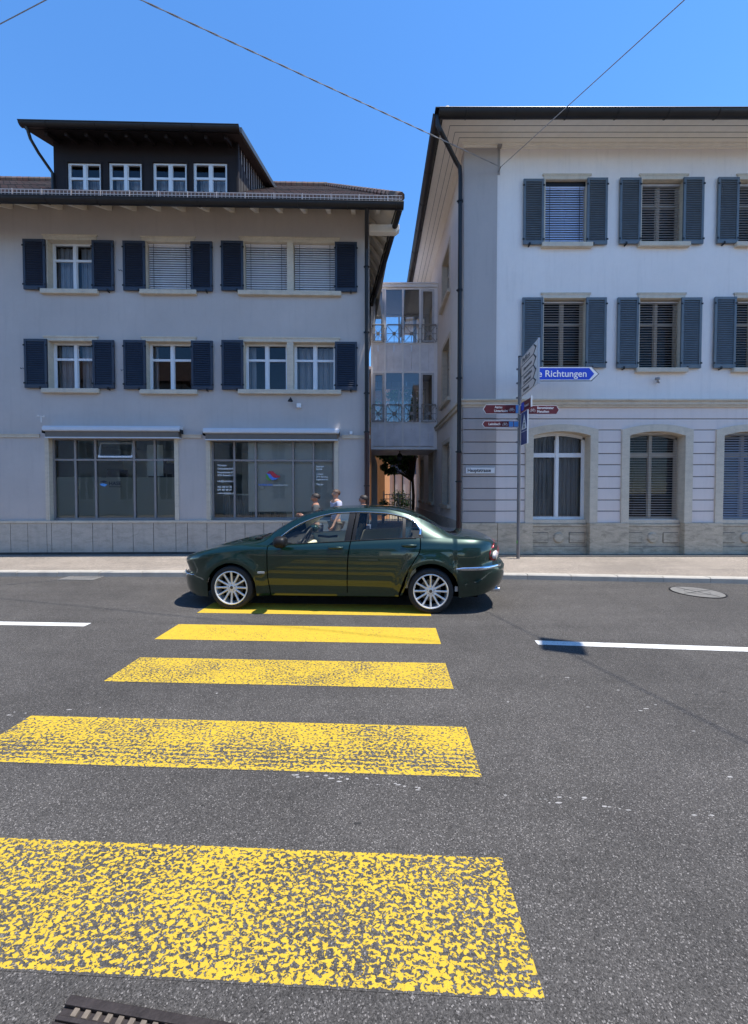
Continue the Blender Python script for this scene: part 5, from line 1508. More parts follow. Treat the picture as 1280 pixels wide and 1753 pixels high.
def rng(a, b, n): return [a+(b-a)*i/n for i in range(n+1)]
us |= {XN+(.60-XN)*(1-math.cos(PI/2*i/16)) for i in range(17)}
for cx, cz, r in (FWC, RWC): us |= {cx-r*math.cos(PI*i/26) for i in range(27)} | {cx-r-1e-4, cx+r+1e-4}
G = .0065
us |= {U1-G, U1+G, U2-G, U2+G, U3-G, U3+G}
us |= set(rng(1.30, U1-G, 2)) | set(rng(U1+G, U2-G, 26)) | set(rng(U2+G, U3-G, 18)) | set(rng(RWC[0]+RWC[2], 4.3, 7)) 
us |= {4.3+(XT-4.3)*math.sin(PI/2*i/14) for i in range(15)}
UPL, UPR, UQ0, UQ1 = 2.435, 2.562, 3.022, 3.052
us |= {UPL, UPR, UQ0, UQ1}
US = sorted(us)
# drop near duplicates except the deliberate pairs
keep = [US[0]]
fixed = {U1-G, U1+G, U2-G, U2+G, U3-G, U3+G, UPL, UPR, UQ0, UQ1, XT} | {cx+s*(r+e) for cx, cz, r in (FWC, RWC) for s in (-1, 1) for e in (0, 1e-4)}
isf = lambda u: any(abs(u-q) < 2e-6 for q in fixed)
for u in US[1:]:
    if u-keep[-1] < .007 and not isf(u): continue
    if u-keep[-1] < .007 and not isf(keep[-1]) and len(keep) > 1: keep[-1] = u; continue
    if u-keep[-1] < 1e-6: continue
    keep.append(u)
US = keep; NU = len(US); NR = ROW['E']+1
GRID = [[P3(u, r) for r in range(NR)] for u in US]
UX = US
def ucol(u): return min(range(NU), key=lambda i: abs(US[i]-u))
cF, cA1, cB1, cC1 = ucol(.60), ucol(U1), ucol(U2), ucol(U3)
i1a, i1b, i2a, i2b, i3a, i3b = ucol(U1-G), ucol(U1+G), ucol(U2-G), ucol(U2+G), ucol(U3-G), ucol(U3+G)
ipl, ipr, iq0, iq1 = ucol(UPL), ucol(UPR), ucol(UQ0), ucol(UQ1)
iw0 = ucol(1.31); iw1 = ucol(2.12); iw2 = ucol(3.33-.27*.65); iw3 = ucol(3.90)
ifb = ucol(FWC[0]-FWC[2]); irb = ucol(RWC[0]+RWC[2]+1e-4)
itl = ucol(3.97)
A, B, C_, D_, E_ = ROW['A'], ROW['B'], ROW['C'], ROW['D'], ROW['E']
KR = ROW['k']
def region(i, r):
    """which panel the cell (column i, row r) belongs to"""
    x = (US[i]+US[i+1])/2; xm = (GRID[i][r].x+GRID[i+1][r+1].x)/2
    gap = i in (i1a, i2a, i3a)
    if i < ifb and r < KR: return 'front_bumper'
    if i >= irb and r < KR: return 'rear_bumper'
    if r < B or (r < D_ and (x < U1 or x > U3)):
        if r >= D_-1 and x > 4.0: pass
        if r < 1 and U1 < x < U3: return 'sill'
        if r < B and gap: return 'gap'
        if U1 < x < U2 and r < B: return 'front_door'
        if U2 < x < U3 and r < B: return 'rear_door'
        if x < U1 and r < B: return 'front_wing'
        if x < U1 and r >= B: return 'bonnet' if x < 1.2 else 'cabin_frame'
        return 'rear_wing'
    if B <= r < C_ and U1 < x < U3:
        if UPL < x < UPR: return 'gap' if gap else 'pillar'
        if UQ0 < x < UQ1: return 'divider'
        if x < UPL: return 'front_side_window'
        if x < UQ0: return 'rear_side_window'
        return 'quarter_window'
    if C_ <= r < D_ and U1 <= x <= U3: return 'cabin_frame'
    if r >= D_:
        if i < iw0: return 'bonnet'
        if i < iw1: return 'windscreen' if r >= D_ else 'cabin_frame'
        if i < iw2: return 'roof'
        if i < iw3: return 'rear_window'
        return 'boot_lid'
    return 'rear_wing'
# quarter window: everything forward of the closing of curve C counts as glass, behind is wing
cells = {}
for i in range(NU-1):
    for r in range(NR-1):
        cells.setdefault(region(i, r), []).append((i, r))
for (i, r) in [(i, r) for i in range(NU-1) for r in range(B, C_) if US[i] >= U3-G*1.5]:
    x = (GRID[i][C_].x+GRID[i+1][C_].x)/2
    if x < 3.515:
        for k in list(cells):
            if (i, r) in cells[k]: cells[k].remove((i, r))
        cells['quarter_window'].append((i, r))
car = empty('parked_car', (-2.7897, 6.2814, 0), -R(4.2), label='dark green four door saloon car with silver many spoke wheels standing across the crossing', cat='car')
t = NT('car_paint_green'); v = t.coord()
fl_ = t.voro(v, 900, out='Color'); sp_c = t.n.new('ShaderNodeSeparateColor'); t.l.new(fl_, sp_c.inputs[0])
bc = t.mix(t.ramp(sp_c.outputs[0], [(.2, 0.0), (1.0, .5)]), (.001, .014, .009), (.003, .050, .030))
t.set(Base_Color=bc, Metallic=.45, Roughness=.34, Coat_Weight=1.0, Coat_Roughness=.01, Specular_IOR_Level=.5)
M['paint'] = t.m
M['chrome'] = plain('chrome_trim', (.62, .64, .68), .12, 1.0, var=.02)
M['rubber'] = plain('tyre_rubber', (.016, .016, .017), .75, var=.3, scale=20)
M['trim_black'] = plain('car_black_trim', (.008, .008, .009), .5, var=.1, spec=.3)
M['gap'] = plain('panel_gap', (.002, .002, .002), .95, spec=0)
M['rim'] = plain('alloy_rim', (.80, .80, .80), .32, .5, var=.04)
M['brake'] = plain('brake_disc', (.12, .11, .10), .4, .8, var=.1)
M['cream'] = plain('interior_cream', (.85, .80, .62), .6, var=.04)
M['seat'] = plain('seat_beige_leather', (.52, .47, .37), .55, var=.1)
M['seat_dark'] = plain('interior_dark', (.02, .02, .022), .6)
M['tail_red'] = plain('tail_light_red', (.40, .006, .012), .15, var=.1, coat=1)
M['tail_white'] = plain('tail_light_clear', (.75, .68, .68), .15, var=.08, coat=1)
M['lens'] = plain('headlight_lens', (.45, .48, .50), .08, .3, var=.1, coat=1)
def patch(name, mat, cs, side, parent, off=0.0, thick=0.0, mirror_x=False):
    m = MB(); idx = {}; vs = []; fs = []
    def vid(i, r):
        if (i, r) not in idx:
            p = GRID[i][r].copy()
            a = GRID[min(i+1, NU-1)][r]-GRID[max(i-1, 0)][r]; b = GRID[i][min(r+1, NR-1)]-GRID[i][max(r-1, 0)]
            if off:
                n = a.cross(b)
                if n.length > 1e-9: n.normalize(); p = p + n*off
            if side > 0: p.y = -p.y
            idx[(i, r)] = len(vs); vs.append(p)
        return idx[(i, r)]
    for (i, r) in cs:
        q = (vid(i, r), vid(i+1, r), vid(i+1, r+1), vid(i, r+1))
        fs.append(q if side < 0 else q[::-1])
    return vs, fs
def panel(name, mat, keys, sides=(-1, 1), off=0.0, joined=False, sub=None, edge=.0, label=None):
    """one object per side, or one across the centre line"""
    cs = [c for k in keys for c in cells.get(k, [])]
    out = []
    if joined:
        m = MB()
        for s in sides: vs, fs = patch(name, mat, cs, s, None, off); m.add(vs, fs)
        out.append(m.build(name, mat, sub or car, smooth='all', fix=False))
    else:
        for s in sides:
            m = MB(); vs, fs = patch(name, mat, cs, s, None, off); m.add(vs, fs)
            out.append(m.build(name, mat, sub or car, smooth='all', fix=False))
    for o in out:
        bm = bmesh.new(); bm.from_mesh(o.data)
        if joined: bmesh.ops.remove_doubles(bm, verts=bm.verts, dist=.0004)
        bmesh.ops.recalc_face_normals(bm, faces=bm.faces) if False else None
        if edge:
            be = [e for e in bm.edges if e.is_boundary]
            r_ = bmesh.ops.extrude_edge_only(bm, edges=be)
            nv = [q for q in r_['geom'] if isinstance(q, bmesh.types.BMVert)]
            bm.normal_update()
            for q in nv:
                s = -1 if q.co.y < 0 else 1
                n = Vector((0, s*.8, .5)) if not joined else Vector((0, 0, 1))
                q.co = q.co - n*edge
        bm.to_mesh(o.data); bm.free()
        for p in o.data.polygons: p.use_smooth = True
        o.data.set_sharp_from_angle(angle=R(48))
    return out
panel('front_wing', M['paint'], ['front_wing'], edge=.02)
fd = panel('front_door', M['paint'], ['front_door'], edge=.02)
rd = panel('rear_door', M['paint'], ['rear_door'], edge=.02)
panel('rear_wing', M['paint'], ['rear_wing'], edge=.02)
panel('sill', M['paint'], ['sill'], edge=.02)
panel('front_bumper', M['paint'], ['front_bumper'], joined=True)
panel('rear_bumper', M['paint'], ['rear_bumper'], joined=True)
panel('bonnet', M['paint'], ['bonnet'], joined=True)
panel('roof', M['paint'], ['roof', 'cabin_frame'], joined=True)
panel('boot_lid', M['paint'], ['boot_lid'], joined=True)
panel('door_gap', M['gap'], ['gap'], off=-.014)
panel('door_gap', M['gap'], ['gap'], off=-.004) if False else None
panel('door_pillar', M['trim_black'], ['pillar']); panel('window_divider', M['trim_black'], ['divider'])
panel('windscreen', M['glass_car'], ['windscreen'], joined=True)
panel('rear_window', M['glass_car'], ['rear_window'], joined=True)
panel('side_window', M['glass_car'], ['front_side_window'], off=-.004)
panel('side_window', M['glass_car'], ['rear_side_window'], off=-.004)
panel('quarter_window', M['glass_car'], ['quarter_window'], off=-.004)
# headliner and dark inner pillars
hl = MB()
for s in (-1, 1):
    vs, fs = patch('', None, [c for k in ('roof', 'cabin_frame') for c in cells[k] if US[c[0]] > 1.5], s, None, -.035); hl.add(vs, fs)
hl.build('headliner', M['cream'], car, smooth='all', fix=False)
def body_y(x, z):
    """outer surface at a side position"""
    best = None
    for i in range(NU-1):
        for r in range(NR-1):
            p = GRID[i][r]; 
            d = (p.x-x)**2+(p.z-z)**2
            if best is None or d < best[0]: best = (d, p)
    return best[1].y
# chrome round the side glass
def strip(name, idxs, row, mat, r, side, flat=.6, off=.004):
    pts = []
    for i in idxs:
        p = GRID[i][row].copy(); p.y = (p.y-off)*(1 if side < 0 else -1); pts.append(p)
    return pts
for s in (-1, 1):
    idxs = [i for i in range(NU-1) if GRID[i][C_].x > 1.405 and GRID[i][C_].x < 3.512 and US[i] > 1.3]
    pts = strip('', idxs, C_, None, 0, s)
    e = GRID[idxs[-1]][C_]; k = ucol(U3)
    i_end = idxs[-1]
    for rr in range(C_-1, B+1, -1): p = GRID[i_end][rr].copy(); p.y = (p.y-.004)*(1 if s < 0 else -1); p.x -= .004*(C_-rr); pts.append(p)
    rad = [.010]*len(pts); n = len(pts)
    for j in range(n):
        f = j/n
        xx = pts[j].x
        rad[j] = .0095 + .012*sstep(3.2, 3.5, xx) * (1 if pts[j].z < 1.32 else 1)
    m = MB().tube(pts, rad, 8, flat=.7); m.build('chrome_trim', M['chrome'], car, smooth='all')
    pts = [p + Vector((0, 0, 0)) for p in strip('', [i for i in range(NU) if 1.42 < GRID[i][B].x < 3.47], B, None, 0, s, off=.003)]
    MB().tube(pts, .008, 6).build('window_seal', M['trim_black'], car, smooth='all')
# doors: handles
def sidept(x, z, side=-1, off=0):
    y = abs(body_y(x, z)); return Vector((x, side*(y+off), z))
for s in (-1, 1):
    for (xa, xb, z, dobj) in ((2.237, 2.438, .868, fd), (3.24, 3.435, .905, rd)):
        dp = dobj[0 if s < 0 else 1]
        y = abs(body_y((xa+xb)/2, z)); xm = (xa+xb)/2; N = 12
        cup = MB()
        cup.add([(xm, s*(y+.001), z)] + [(xm+.085*math.cos(2*PI*k/24), s*(y+.0035), z+.026*math.sin(2*PI*k/24)) for k in range(24)], [(0, k+1, (k+1)%24+1) for k in range(24)])
        cup.build('handle_recess', M['gap'], dp, fix=False)
        pts = []; rad = []
        for k in range(N+1):
            f = k/N; pts.append((xa+(xb-xa)*f, s*(y+.004+.030*math.sin(PI*f)**.6), z+.012+.004*math.sin(PI*f))); rad.append(.013+.005*math.sin(PI*f))
        MB().tube(pts, rad, 8).build('handle', M['paint'], dp, smooth='all')
    # mirror
    mm_ = MB(); c = Vector((1.60, s*1.0, .965))
    Nn = 14
    for a in range(Nn+1):
        for b in range(20):
            th = PI*a/Nn; ph = 2*PI*b/20
            ex = lambda q, e: math.copysign(abs(q)**e, q)
            x_ = -.075*ex(math.cos(th), .8); rr = ex(math.sin(th), .55)
            mm_.v.append((c.x+x_ + (.02 if x_ > 0 else 0), c.y+s*.11*rr*ex(math.cos(ph), .8), c.z+.078*rr*ex(math.sin(ph), .8)))
    for a in range(Nn):
        for b in range(20): mm_.f.append((a*20+b, a*20+(b+1)%20, (a+1)*20+(b+1)%20, (a+1)*20+b))
    mo = mm_.build('wing_mirror', M['paint'] if s > 0 else M['trim_black'], car, smooth='all')
    MB().tube([(1.56, s*.80, .925), (1.585, s*.90, .925), (1.60, s*.95, .94)], [.035,.03,.03], 8, flat=.6).build('mirror_arm', M['trim_black'], mo, smooth='all')
    MB().prism([(1.43,.905),(1.60,.915),(1.60,1.03),(1.50,.975)], 'y', s*.795, s*.782).build('mirror_base', M['trim_black'], mo)
    # side repeater
    y = abs(body_y(1.30, .526)); MB().prism([(1.222,.525),(1.24,.541),(1.346,.541),(1.346,.513),(1.24,.511)], 'y', s*(y-.004), s*(y+.009)).build('side_repeater', M['lens'], car, bevel=.003)
    # rear lamps
    def lamp(poly, mat, name, off, parent):
        m = MB(); P = []
        for (x, z) in poly: P.append(Vector((x, s*(abs(body_y(x, z))+off), z)))
        cen = Vector((0,0,0))
        for p in P: cen += p/len(P)
        cen.y += s*.012
        n = len(P); back = [Vector((p.x, p.y-s*.03, p.z)) for p in P]
        m.add([cen]+P+back, [(0, 1+k, 1+(k+1)%n) for k in range(n)] + [(1+k, 1+(k+1)%n, 1+n+(k+1)%n, 1+n+k) for k in range(n)])
        return m.build(name, mat, parent, smooth='all')
    tl = lamp([(4.415,.765),(4.425,.82),(4.45,.87),(4.49,.915),(4.525,.945),(4.56,.955),(4.585,.93),(4.60,.88),(4.605,.82),(4.60,.76),(4.585,.715),(4.54,.700),(4.48,.705),(4.435,.722)], M['tail_red'], 'tail_light', .012, car)
    lamp([(4.462,.765),(4.472,.795),(4.495,.822),(4.525,.832),(4.555,.828),(4.575,.80),(4.578,.77),(4.57,.74),(4.54,.722),(4.50,.722),(4.472,.737)], M['tail_white'], 'reverse_lens', .021, tl)
    # chrome blades on the bumpers
    def blade(xa, xb, za, zb, name, h0, h1, nn=16):
        m = MB()
        for k in range(nn+1):
            f = k/nn; x = xa+(xb-xa)*f; z = za+(zb-za)*f; h = h0+(h1-h0)*f
            if f < .12: h *= .5+f*4
            y = abs(body_y(x, z)); o_ = .010
            m.v += [(x, s*(y+.002), z-h), (x, s*(y+o_), z-h*.6), (x, s*(y+o_+.003), z), (x, s*(y+o_), z+h*.6), (x, s*(y+.002), z+h)]
        for k in range(nn):
            for j in range(4): m.f.append((k*5+j, (k+1)*5+j, (k+1)*5+j+1, k*5+j+1))
        return m.build(name, M['chrome'], car, smooth='all')
    blade(3.96, 4.64, .612, .628, 'bumper_blade', .020, .026)
    blade(.30, -.02, .470, .462, 'bumper_blade', .008, .014)
    # headlamps (twin ovals)
    for (hx, hy, hz, hr) in ((.135, .60, .61, .080), (.075, .43, .60, .066)):
        m = MB(); c = Vector((hx, s*hy, hz))
        for a in range(9):
            for b in range(20):
                th = PI/2*a/8; ph = 2*PI*b/20
                d = Vector((-math.cos(th)*.05, math.sin(th)*math.cos(ph)*hr*1.15, math.sin(th)*math.sin(ph)*hr*.85)); d = Euler((0,0,-s*.45)).to_matrix() @ d; m.v.append(tuple(c+d))
        for a in range(8):
            for b in range(20): m.f.append((a*20+b, a*20+(b+1)%20, (a+1)*20+(b+1)%20, (a+1)*20+b))
        m.build('headlight', M['lens'], car, smooth='all')
# grille, plates, badge free
gm = MB(); 
for k in range(15): gm.box(-.075+abs(k-7)*.0015, -.055, -.245+k*.034, -.241+k*.034, .50-.0, .60)
gm.build('grille', M['chrome'], car)
MB().box(-.058, -.04, -.26, .26, .49, .61).build('grille_opening', M['gap'], car)
pl_ = MB().box(4.61, 4.625, -.26, .26, .74, .85).build('number_plate', M['sign_white'], car, bevel=.004)
# exhaust, white tag under the bumper, underbody, arch liners
MB().tube([(4.35, -.55, .275), (4.605, -.55, .272)], .032, 14).build('exhaust_tip', M['chrome'], car, smooth=True)
MB().box(3.955, 3.995, -.80, -.79, .29, .36).build('mud_flap_tag', M['sign_white'], car)
ub = MB(); ub.box(.5, 4.3, -.60, .60, .17, .30); ub.box(1.25, 3.2, -.80, .80, .19, .30); ub.build('underbody', M['gap'], car)
for cx, cz, r in (FWC, RWC):
    for s in (-1, 1):
        m = MB(); N = 24
        for k in range(N+1):
            a = -.18+(PI+.36)*k/N; x = cx+(r-.004)*math.cos(a); z = cz+(r-.004)*math.sin(a)
            m.v += [(x, s*(wmax(x)*.985+.004), z), (x, s*.45, z)]
        for k in range(N): m.f.append((2*k, 2*k+1, 2*k+3, 2*k+2))
        m.f.append(tuple(2*k+1 for k in range(N+1)))
        m.build('wheel_arch_liner', M['gap'], car, fix=False)
# wheels
def wheel(cx, cz, side, R_=.305, rr=.232):
    w = empty('wheel', (cx, side*.775, cz), 0); w.parent = car
    s = side
    tp = [(rr-.004, -.105), (rr+.020, -.112), (R_-.030, -.112), (R_-.010, -.100), (R_, -.080), (R_, -.05),(R_-.006,-.048),(R_-.006,-.042),(R_,-.04),(R_,.04),(R_-.006,.042),(R_-.006,.048),(R_,.05),(R_, .080), (R_-.010, .100), (R_-.030, .112), (rr+.020, .112), (rr-.004, .105)]
    MB().lathe(tp, (0,0,0), 'y', 64, closed=True).build('tyre', M['rubber'], w, smooth=True)
    m = MB(); o = s*.112
    m.lathe([(rr+.004, o*.90), (rr+.004, o*1.0), (rr-.004, o*1.03), (rr-.012, o*1.0), (rr-.018, o*.80), (rr-.022, -o*.6), (rr-.010, -o*.8)], (0,0,0), 'y', 64, closed=True)
    for k in range(12):
        a = 2*PI*k/12 + .26/2 - .13
        ca, sa = math.cos(a), math.sin(a); pa = Vector((ca, 0, sa)); pt = Vector((-sa, 0, ca))
        secs = [(.045, .021, .80, .030), (.09, .0125, .82, .026), (.15, .0115, .88, .022), (rr-.024, .0135, .95, .018), (rr-.006, .019, .95, .014)]
        base = len(m.v)
        for (r_, hw, oo, th) in secs:
            c0 = pa*r_
            for (dx, dy) in ((-hw, -th*s), (-hw, -.004*s), (-hw*.55, 0), (hw*.55, 0), (hw, -.004*s), (hw, -th*s)):
                q = c0+pt*dx; m.v.append((q.x, o*oo+dy, q.z))
        for j in range(len(secs)-1):
            for q in range(6): m.f.append((base+j*6+q, base+j*6+(q+1)%6, base+(j+1)*6+(q+1)%6, base+(j+1)*6+q))
    m.lathe([(.001, o*.83), (.030, o*.83), (.034, o*.80), (.066, o*.78), (.075, o*.70), (.075, o*.3), (.001, o*.3)], (0,0,0), 'y', 32)
    ro = m.build('rim', M['rim'], w, smooth=True)
    b = MB()
    for k in range(5):
        a = PI/2+2*PI*k/5; b.lathe([(.001,o*.80),(.0095,o*.80),(.0095,o*.77),(.001,o*.77)], (math.cos(a)*.05,0,math.sin(a)*.05), 'y', 10)
    b.build('wheel_nuts', M['gap'], w)
    MB().lathe([(.001,o*.845),(.020,o*.845),(.022,o*.83),(.001,o*.83)], (0,0,0), 'y', 20).build('hub_cap', M['brake'], w)
    MB().lathe([(.06, o*.25), (.145, o*.25), (.145, o*.15), (.06, o*.15)], (0,0,0), 'y', 40, closed=True).build('brake_disc', M['brake'], w, smooth=True)
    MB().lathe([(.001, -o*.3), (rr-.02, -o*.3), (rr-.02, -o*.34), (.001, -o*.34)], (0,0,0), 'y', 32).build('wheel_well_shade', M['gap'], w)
    return w
for cx, cz, r in (FWC, RWC):
    for s in (-1, 1): wheel(cx, .305, s)
# interior
def soft(name, c, size, rot, mat, bev=.04, par=None):
    m = MB(); m.obox(c, size, rot); o = m.build(name, mat, par or car, bevel=bev); o.modifiers['bevel'].segments = 4
    for p in o.data.polygons: p.use_smooth = True
    return o
for s in (-1, 1):
    for (x, nm) in ((2.42, 0), (3.20, 1)):
        so_ = soft('car_seat', (x-.28, s*.36, .58), (.50, .48, .16), (0,R(-6),0), M['seat'])
        soft('seat_back', (x+.04, s*.36, .86), (.14, .46, .58), (0,R(16),0), M['seat'], .05, so_)
        soft('headrest', (x+.13, s*.36, 1.165), (.10, .25, .16), (0,R(10),0), M['seat_dark'] if nm == 0 else M['seat'], .045, so_)
    # inner door linings in cream, follow the belt
    m = MB(); xs_ = [1.35+k*.08 for k in range(27)]
    for x in xs_: y = wmax(x)*fB_(x)-.055; m.v += [(x, s*(y+.02), .32), (x, s*y, .70), (x, s*y, zB_(x)-.02), (x, s*(y+.045), zB_(x)+.0)]
    for k in range(len(xs_)-1):
        for j in range(3): m.f.append((k*4+j, (k+1)*4+j, (k+1)*4+j+1, k*4+j+1))
    m.build('door_lining', M['cream'], car, smooth='all', fix=False)
    m = MB(); m.tube([(1.75, s*.70, .86), (1.95, s*.66, .85), (2.10, s*.70, .86)], .02, 8); m.build('door_pull', M['seat_dark'], car, smooth='all')
soft('dashboard', (1.50, 0, .82), (.36, 1.44, .22), (0,R(12),0), M['seat_dark'], .06)
soft('dashboard_shelf', (1.62, 0, .72), (.26, 1.42, .16), (0,0,0), M['cream'], .04)
soft('rear_shelf', (3.62, 0, .96), (.5, 1.2, .05), (0,0,0), M['seat_dark'], .02)
soft('centre_console', (2.1, 0, .56), (1.0, .2, .22), (0,0,0), M['cream'], .04)
MB().box(1.3, 3.75, -.74, .74, .30, .33).build('cabin_floor', M['seat_dark'], car)
MB().box(1.22, 1.30, -.74, .74, .30, .90).build('bulkhead', M['gap'], car)
MB().box(3.75, 3.80, -.70, .70, .30, .98).build('rear_bulkhead', M['gap'], car)
sw = MB(); c = Vector((1.79, -.36, .93)); tl_ = Euler((0, R(-62), 0)).to_matrix(); N = 28
pts = [c + tl_ @ Vector((math.cos(2*PI*k/N)*.185, math.sin(2*PI*k/N)*.185, 0)) for k in range(N+1)]
sw.tube(pts, .014, 8)
for a in (0, 2.3, 4.0): sw.tube([c - (tl_ @ Vector((0,0,.02)))*0 , c + tl_ @ Vector((math.cos(a)*.185, math.sin(a)*.185, 0))], .014, 6)
sw.tube([c + Vector((-.02,0,-.01)), c+Vector((-.22,0,-.12))], .035, 8)
sw.build('steering_wheel', M['seat_dark'], car, smooth='all')
MB().obox((1.62, 0, 1.20), (.03,.24,.07), (0,R(10),0)).build('inner_mirror', M['seat_dark'], car, bevel=.01)
wp = MB()
for y0 in (-.55, .05): wp.tube([(1.17+.05*abs(y0), y0, .985), (1.20, y0+.28, 1.0), (1.19, y0+.55, .985)], .009, 6)
wp.box(1.10, 1.20, -.60, .60, .952, .968)
wp.build('wiper', M['trim_black'], car)
# ------------------------------------------------------------------ pedestrians on the far pavement
def skin_mesh(name, chains, mat, parent, sub=2):
    """chains: list of [(pos, rx, ry), ...]; a chain may start with an int = index of an existing vertex"""
    vs = []; es = []; rad = []
    for ch in chains:
        prev = None
        for q in ch:
            if isinstance(q, int): prev = q; continue
            vs.append(q[0]); rad.append((q[1], q[2])); i = len(vs)-1
            if prev is not None: es.append((prev, i))
            prev = i
    me = bpy.data.meshes.new(name); me.from_pydata([tuple(v) for v in vs], es, []); me.materials.append(mat)
    o = bpy.data.objects.new(name, me); COL.objects.link(o); o.parent = parent
    bm = bmesh.new(); bm.from_mesh(me)
    lay = bm.verts.layers.skin.verify(); bm.verts.ensure_lookup_table()
    for i, v in enumerate(bm.verts):
        v[lay].radius = rad[i]; v[lay].use_root = (i == 0)
    bm.to_mesh(me); bm.free()
    m = o.modifiers.new('skin', 'SKIN'); m.use_smooth_shade = True; m.branch_smoothing = .3
    s = o.modifiers.new('subdivision', 'SUBSURF'); s.levels = sub; s.render_levels = sub
    return o
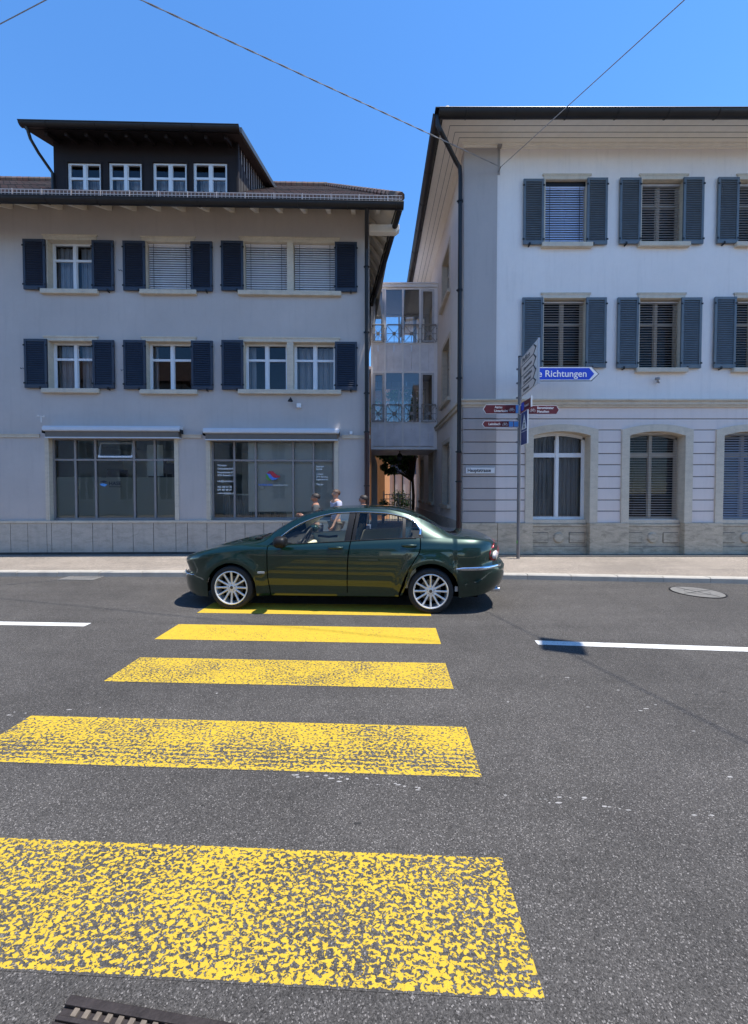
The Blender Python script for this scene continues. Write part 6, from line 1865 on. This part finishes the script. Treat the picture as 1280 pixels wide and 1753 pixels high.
def person(loc, rz, H, skin, hair, top, bottom, label, sleeves='short', stride=.16, raise_arm=0.0):
    p = empty('person', loc, rz, label=label, cat='person', group=None)
    h = H
    def arm(s, sw, up):
        sh = Vector((s*.185, 0, .815*h)); el = sh + Vector((s*.05, sw*.5, -.17*h)); 
        wr = el + Vector((s*.01, -.10+sw*.4, -.13*h)) if not up else el + Vector((-s*.05, -.20, .03*h))
        d = (wr-el).normalized(); pm = wr + d*.05; kn = wr + d*.09
        return sh, el, wr, pm, kn, d
    body = []
    pel = Vector((0,0,.53*h))
    body.append([(pel,.14,.10), (Vector((0,-.005,.62*h)),.125,.09), (Vector((0,0,.73*h)),.15,.10), (Vector((0,0,.81*h)),.13,.075), (Vector((0,-.005,.855*h)),.052,.055),
                 (Vector((0,-.015,.885*h)),.055,.068), (Vector((0,-.012,.925*h)),.070,.088), (Vector((0,-.006,.962*h)),.062,.080), (Vector((0,0,.985*h)),.03,.04)])
    n = 9
    body.append([6, (Vector((0,-.108,.915*h)),.014,.012)]); n += 1      # nose
    for s in (-1, 1): body.append([6, (Vector((s*.078,.005,.92*h)),.012,.018)]); n += 1      # ears
    legs = []
    for s in (-1, 1):
        k = s*stride
        hip = Vector((s*.09,0,.50*h)); kne = Vector((s*.095,-k*.5-.03,.28*h)); ank = Vector((s*.10,-k+.02,.05*h)); toe = ank + Vector((0,-.13,-.03*h))
        body.append([0, (hip,.085,.085), (kne,.055,.055), (ank,.038,.04), (toe,.035,.022)]); legs.append((hip,kne,ank,toe)); n += 4
    arms = []
    for s in (-1, 1):
        sh, el, wr, pm, kn, d = arm(s, -s*stride*.8, raise_arm if s > 0 else 0); arms.append((sh, el, wr))
        body.append([3, (sh,.055,.055), (el,.040,.040), (wr,.026,.026), (pm,.038,.018), (kn,.036,.015)]); base = n; n += 5
        ax = Vector((0,1,0)) if abs(d.y) < .7 else Vector((0,0,1))
        for f in range(4):
            off = ax*(.027-.018*f); L = (.062,.074,.070,.055)[f]
            body.append([base+4, (kn+off+d*.012,.009,.009), (kn+off+d*L*.6+Vector((-s*.010,0,0)),.008,.008), (kn+off+d*L+Vector((-s*.026,0,0)),.007,.007)]); n += 3
        body.append([base+3, (pm+ax*.035,.010,.010), (pm+ax*.045+d*.045+Vector((-s*.01,0,0)),.008,.008)]); n += 2
    skin_mesh('body', body, skin, p)
    # clothing
    e = .014
    sl = []
    for (sh, el, wr) in arms:
        if sleeves == 'short': sl.append([2, (sh,.072,.070), (sh.lerp(el,.75),.062,.060)])
        else: sl.append([2, (sh,.070,.068), (el,.056,.055), (el.lerp(wr,.93),.040,.040)])
    skin_mesh('shirt', [[(Vector((0,0,.53*h)),.155,.118), (Vector((0,-.005,.63*h)),.142,.106), (Vector((0,0,.745*h)),.165,.115), (Vector((0,0,.822*h)),.11,.078)]] + sl, top, p)
    skin_mesh('trousers', [[(Vector((0,0,.545*h)),.150,.112)]] + [[0, (a,.105,.105), (b,.075,.078), (c+Vector((0,.005,.02)),.060,.062)] for a, b, c, d_ in legs], bottom, p)
    for a, b, c, d_ in legs: skin_mesh('shoe', [[(c+Vector((0,.03,-.02*h)),.045,.045), (c+Vector((0,-.06,-.028*h)),.045,.034), (d_+Vector((0,-.02,0)),.038,.024)]], M['black'], p)
    hm = MB(); c = Vector((0,.006,.938*h)); N1, N2 = 12, 22
    for a in range(N1+1):
        for b in range(N2):
            th = PI*.60*a/N1; ph = 2*PI*b/N2
            back = .5+.5*math.sin(ph); t_ = th*(.62+.62*back)
            hm.v.append((c.x+.080*math.sin(t_)*math.cos(ph), c.y+.098*math.sin(t_)*math.sin(ph), c.z+.080*math.cos(t_)+.004*math.sin(b*5)))
    for a in range(N1):
        for b in range(N2): hm.f.append((a*N2+b, a*N2+(b+1)%N2, (a+1)*N2+(b+1)%N2, (a+1)*N2+b))
    hm.build('hair', hair, p, smooth='all')
    ey = MB()
    for s in (-1, 1): ey.lathe([(.001,-.1),(.011,-.099),(.011,-.085),(.001,-.085)], (s*.030, .004, .932*h), 'y', 10)
    ey.obox((0,-.098,.893*h), (.045,.012,.006))
    ey.build('face_features', M['black'], p)
    return p
def skinmat(n, col):
    t = NT(n); t.set(Base_Color=col, Roughness=.55, Subsurface_Weight=.1); return t.m
M['skin'] = skinmat('skin_light', (.50, .28, .19)); M['skin2'] = skinmat('skin_tan', (.34, .17, .11))
M['hair_dark'] = plain('hair_dark', (.018, .012, .010), .6, bump=.5); M['hair_brown'] = plain('hair_brown', (.07, .035, .02), .6, bump=.5)
M['shirt_white'] = plain('shirt_pale_blue', (.42, .43, .55), .9, var=.04); M['shirt_grey'] = plain('shirt_grey_green', (.08, .085, .085), .9, var=.08); M['shirt_black'] = plain('shirt_dark', (.03, .028, .03), .9)
M['jeans'] = plain('jeans', (.05, .07, .12), .9, var=.15); M['chinos'] = plain('chinos', (.20, .17, .13), .9, var=.1)
yp = 8.35
person((at(540,860,yp).x, yp, SWZ), R(-75), 1.54, M['skin2'], M['hair_dark'], M['shirt_grey'], M['jeans'], 'dark haired person in a grey top walking left before the shop window', raise_arm=1.0)
person((at(575,860,yp+.35).x, yp+.35, SWZ), R(-60), 1.63, M['skin'], M['hair_brown'], M['shirt_white'], M['chinos'], 'person in a pale blue white T-shirt beside the shop window edge', stride=.1)
person((at(622,860,yp+.1).x, yp+.1, SWZ), R(-95), 1.50, M['skin2'], M['hair_dark'], M['shirt_black'], M['jeans'], 'person in dark clothes passing the brown downpipe', sleeves='long')
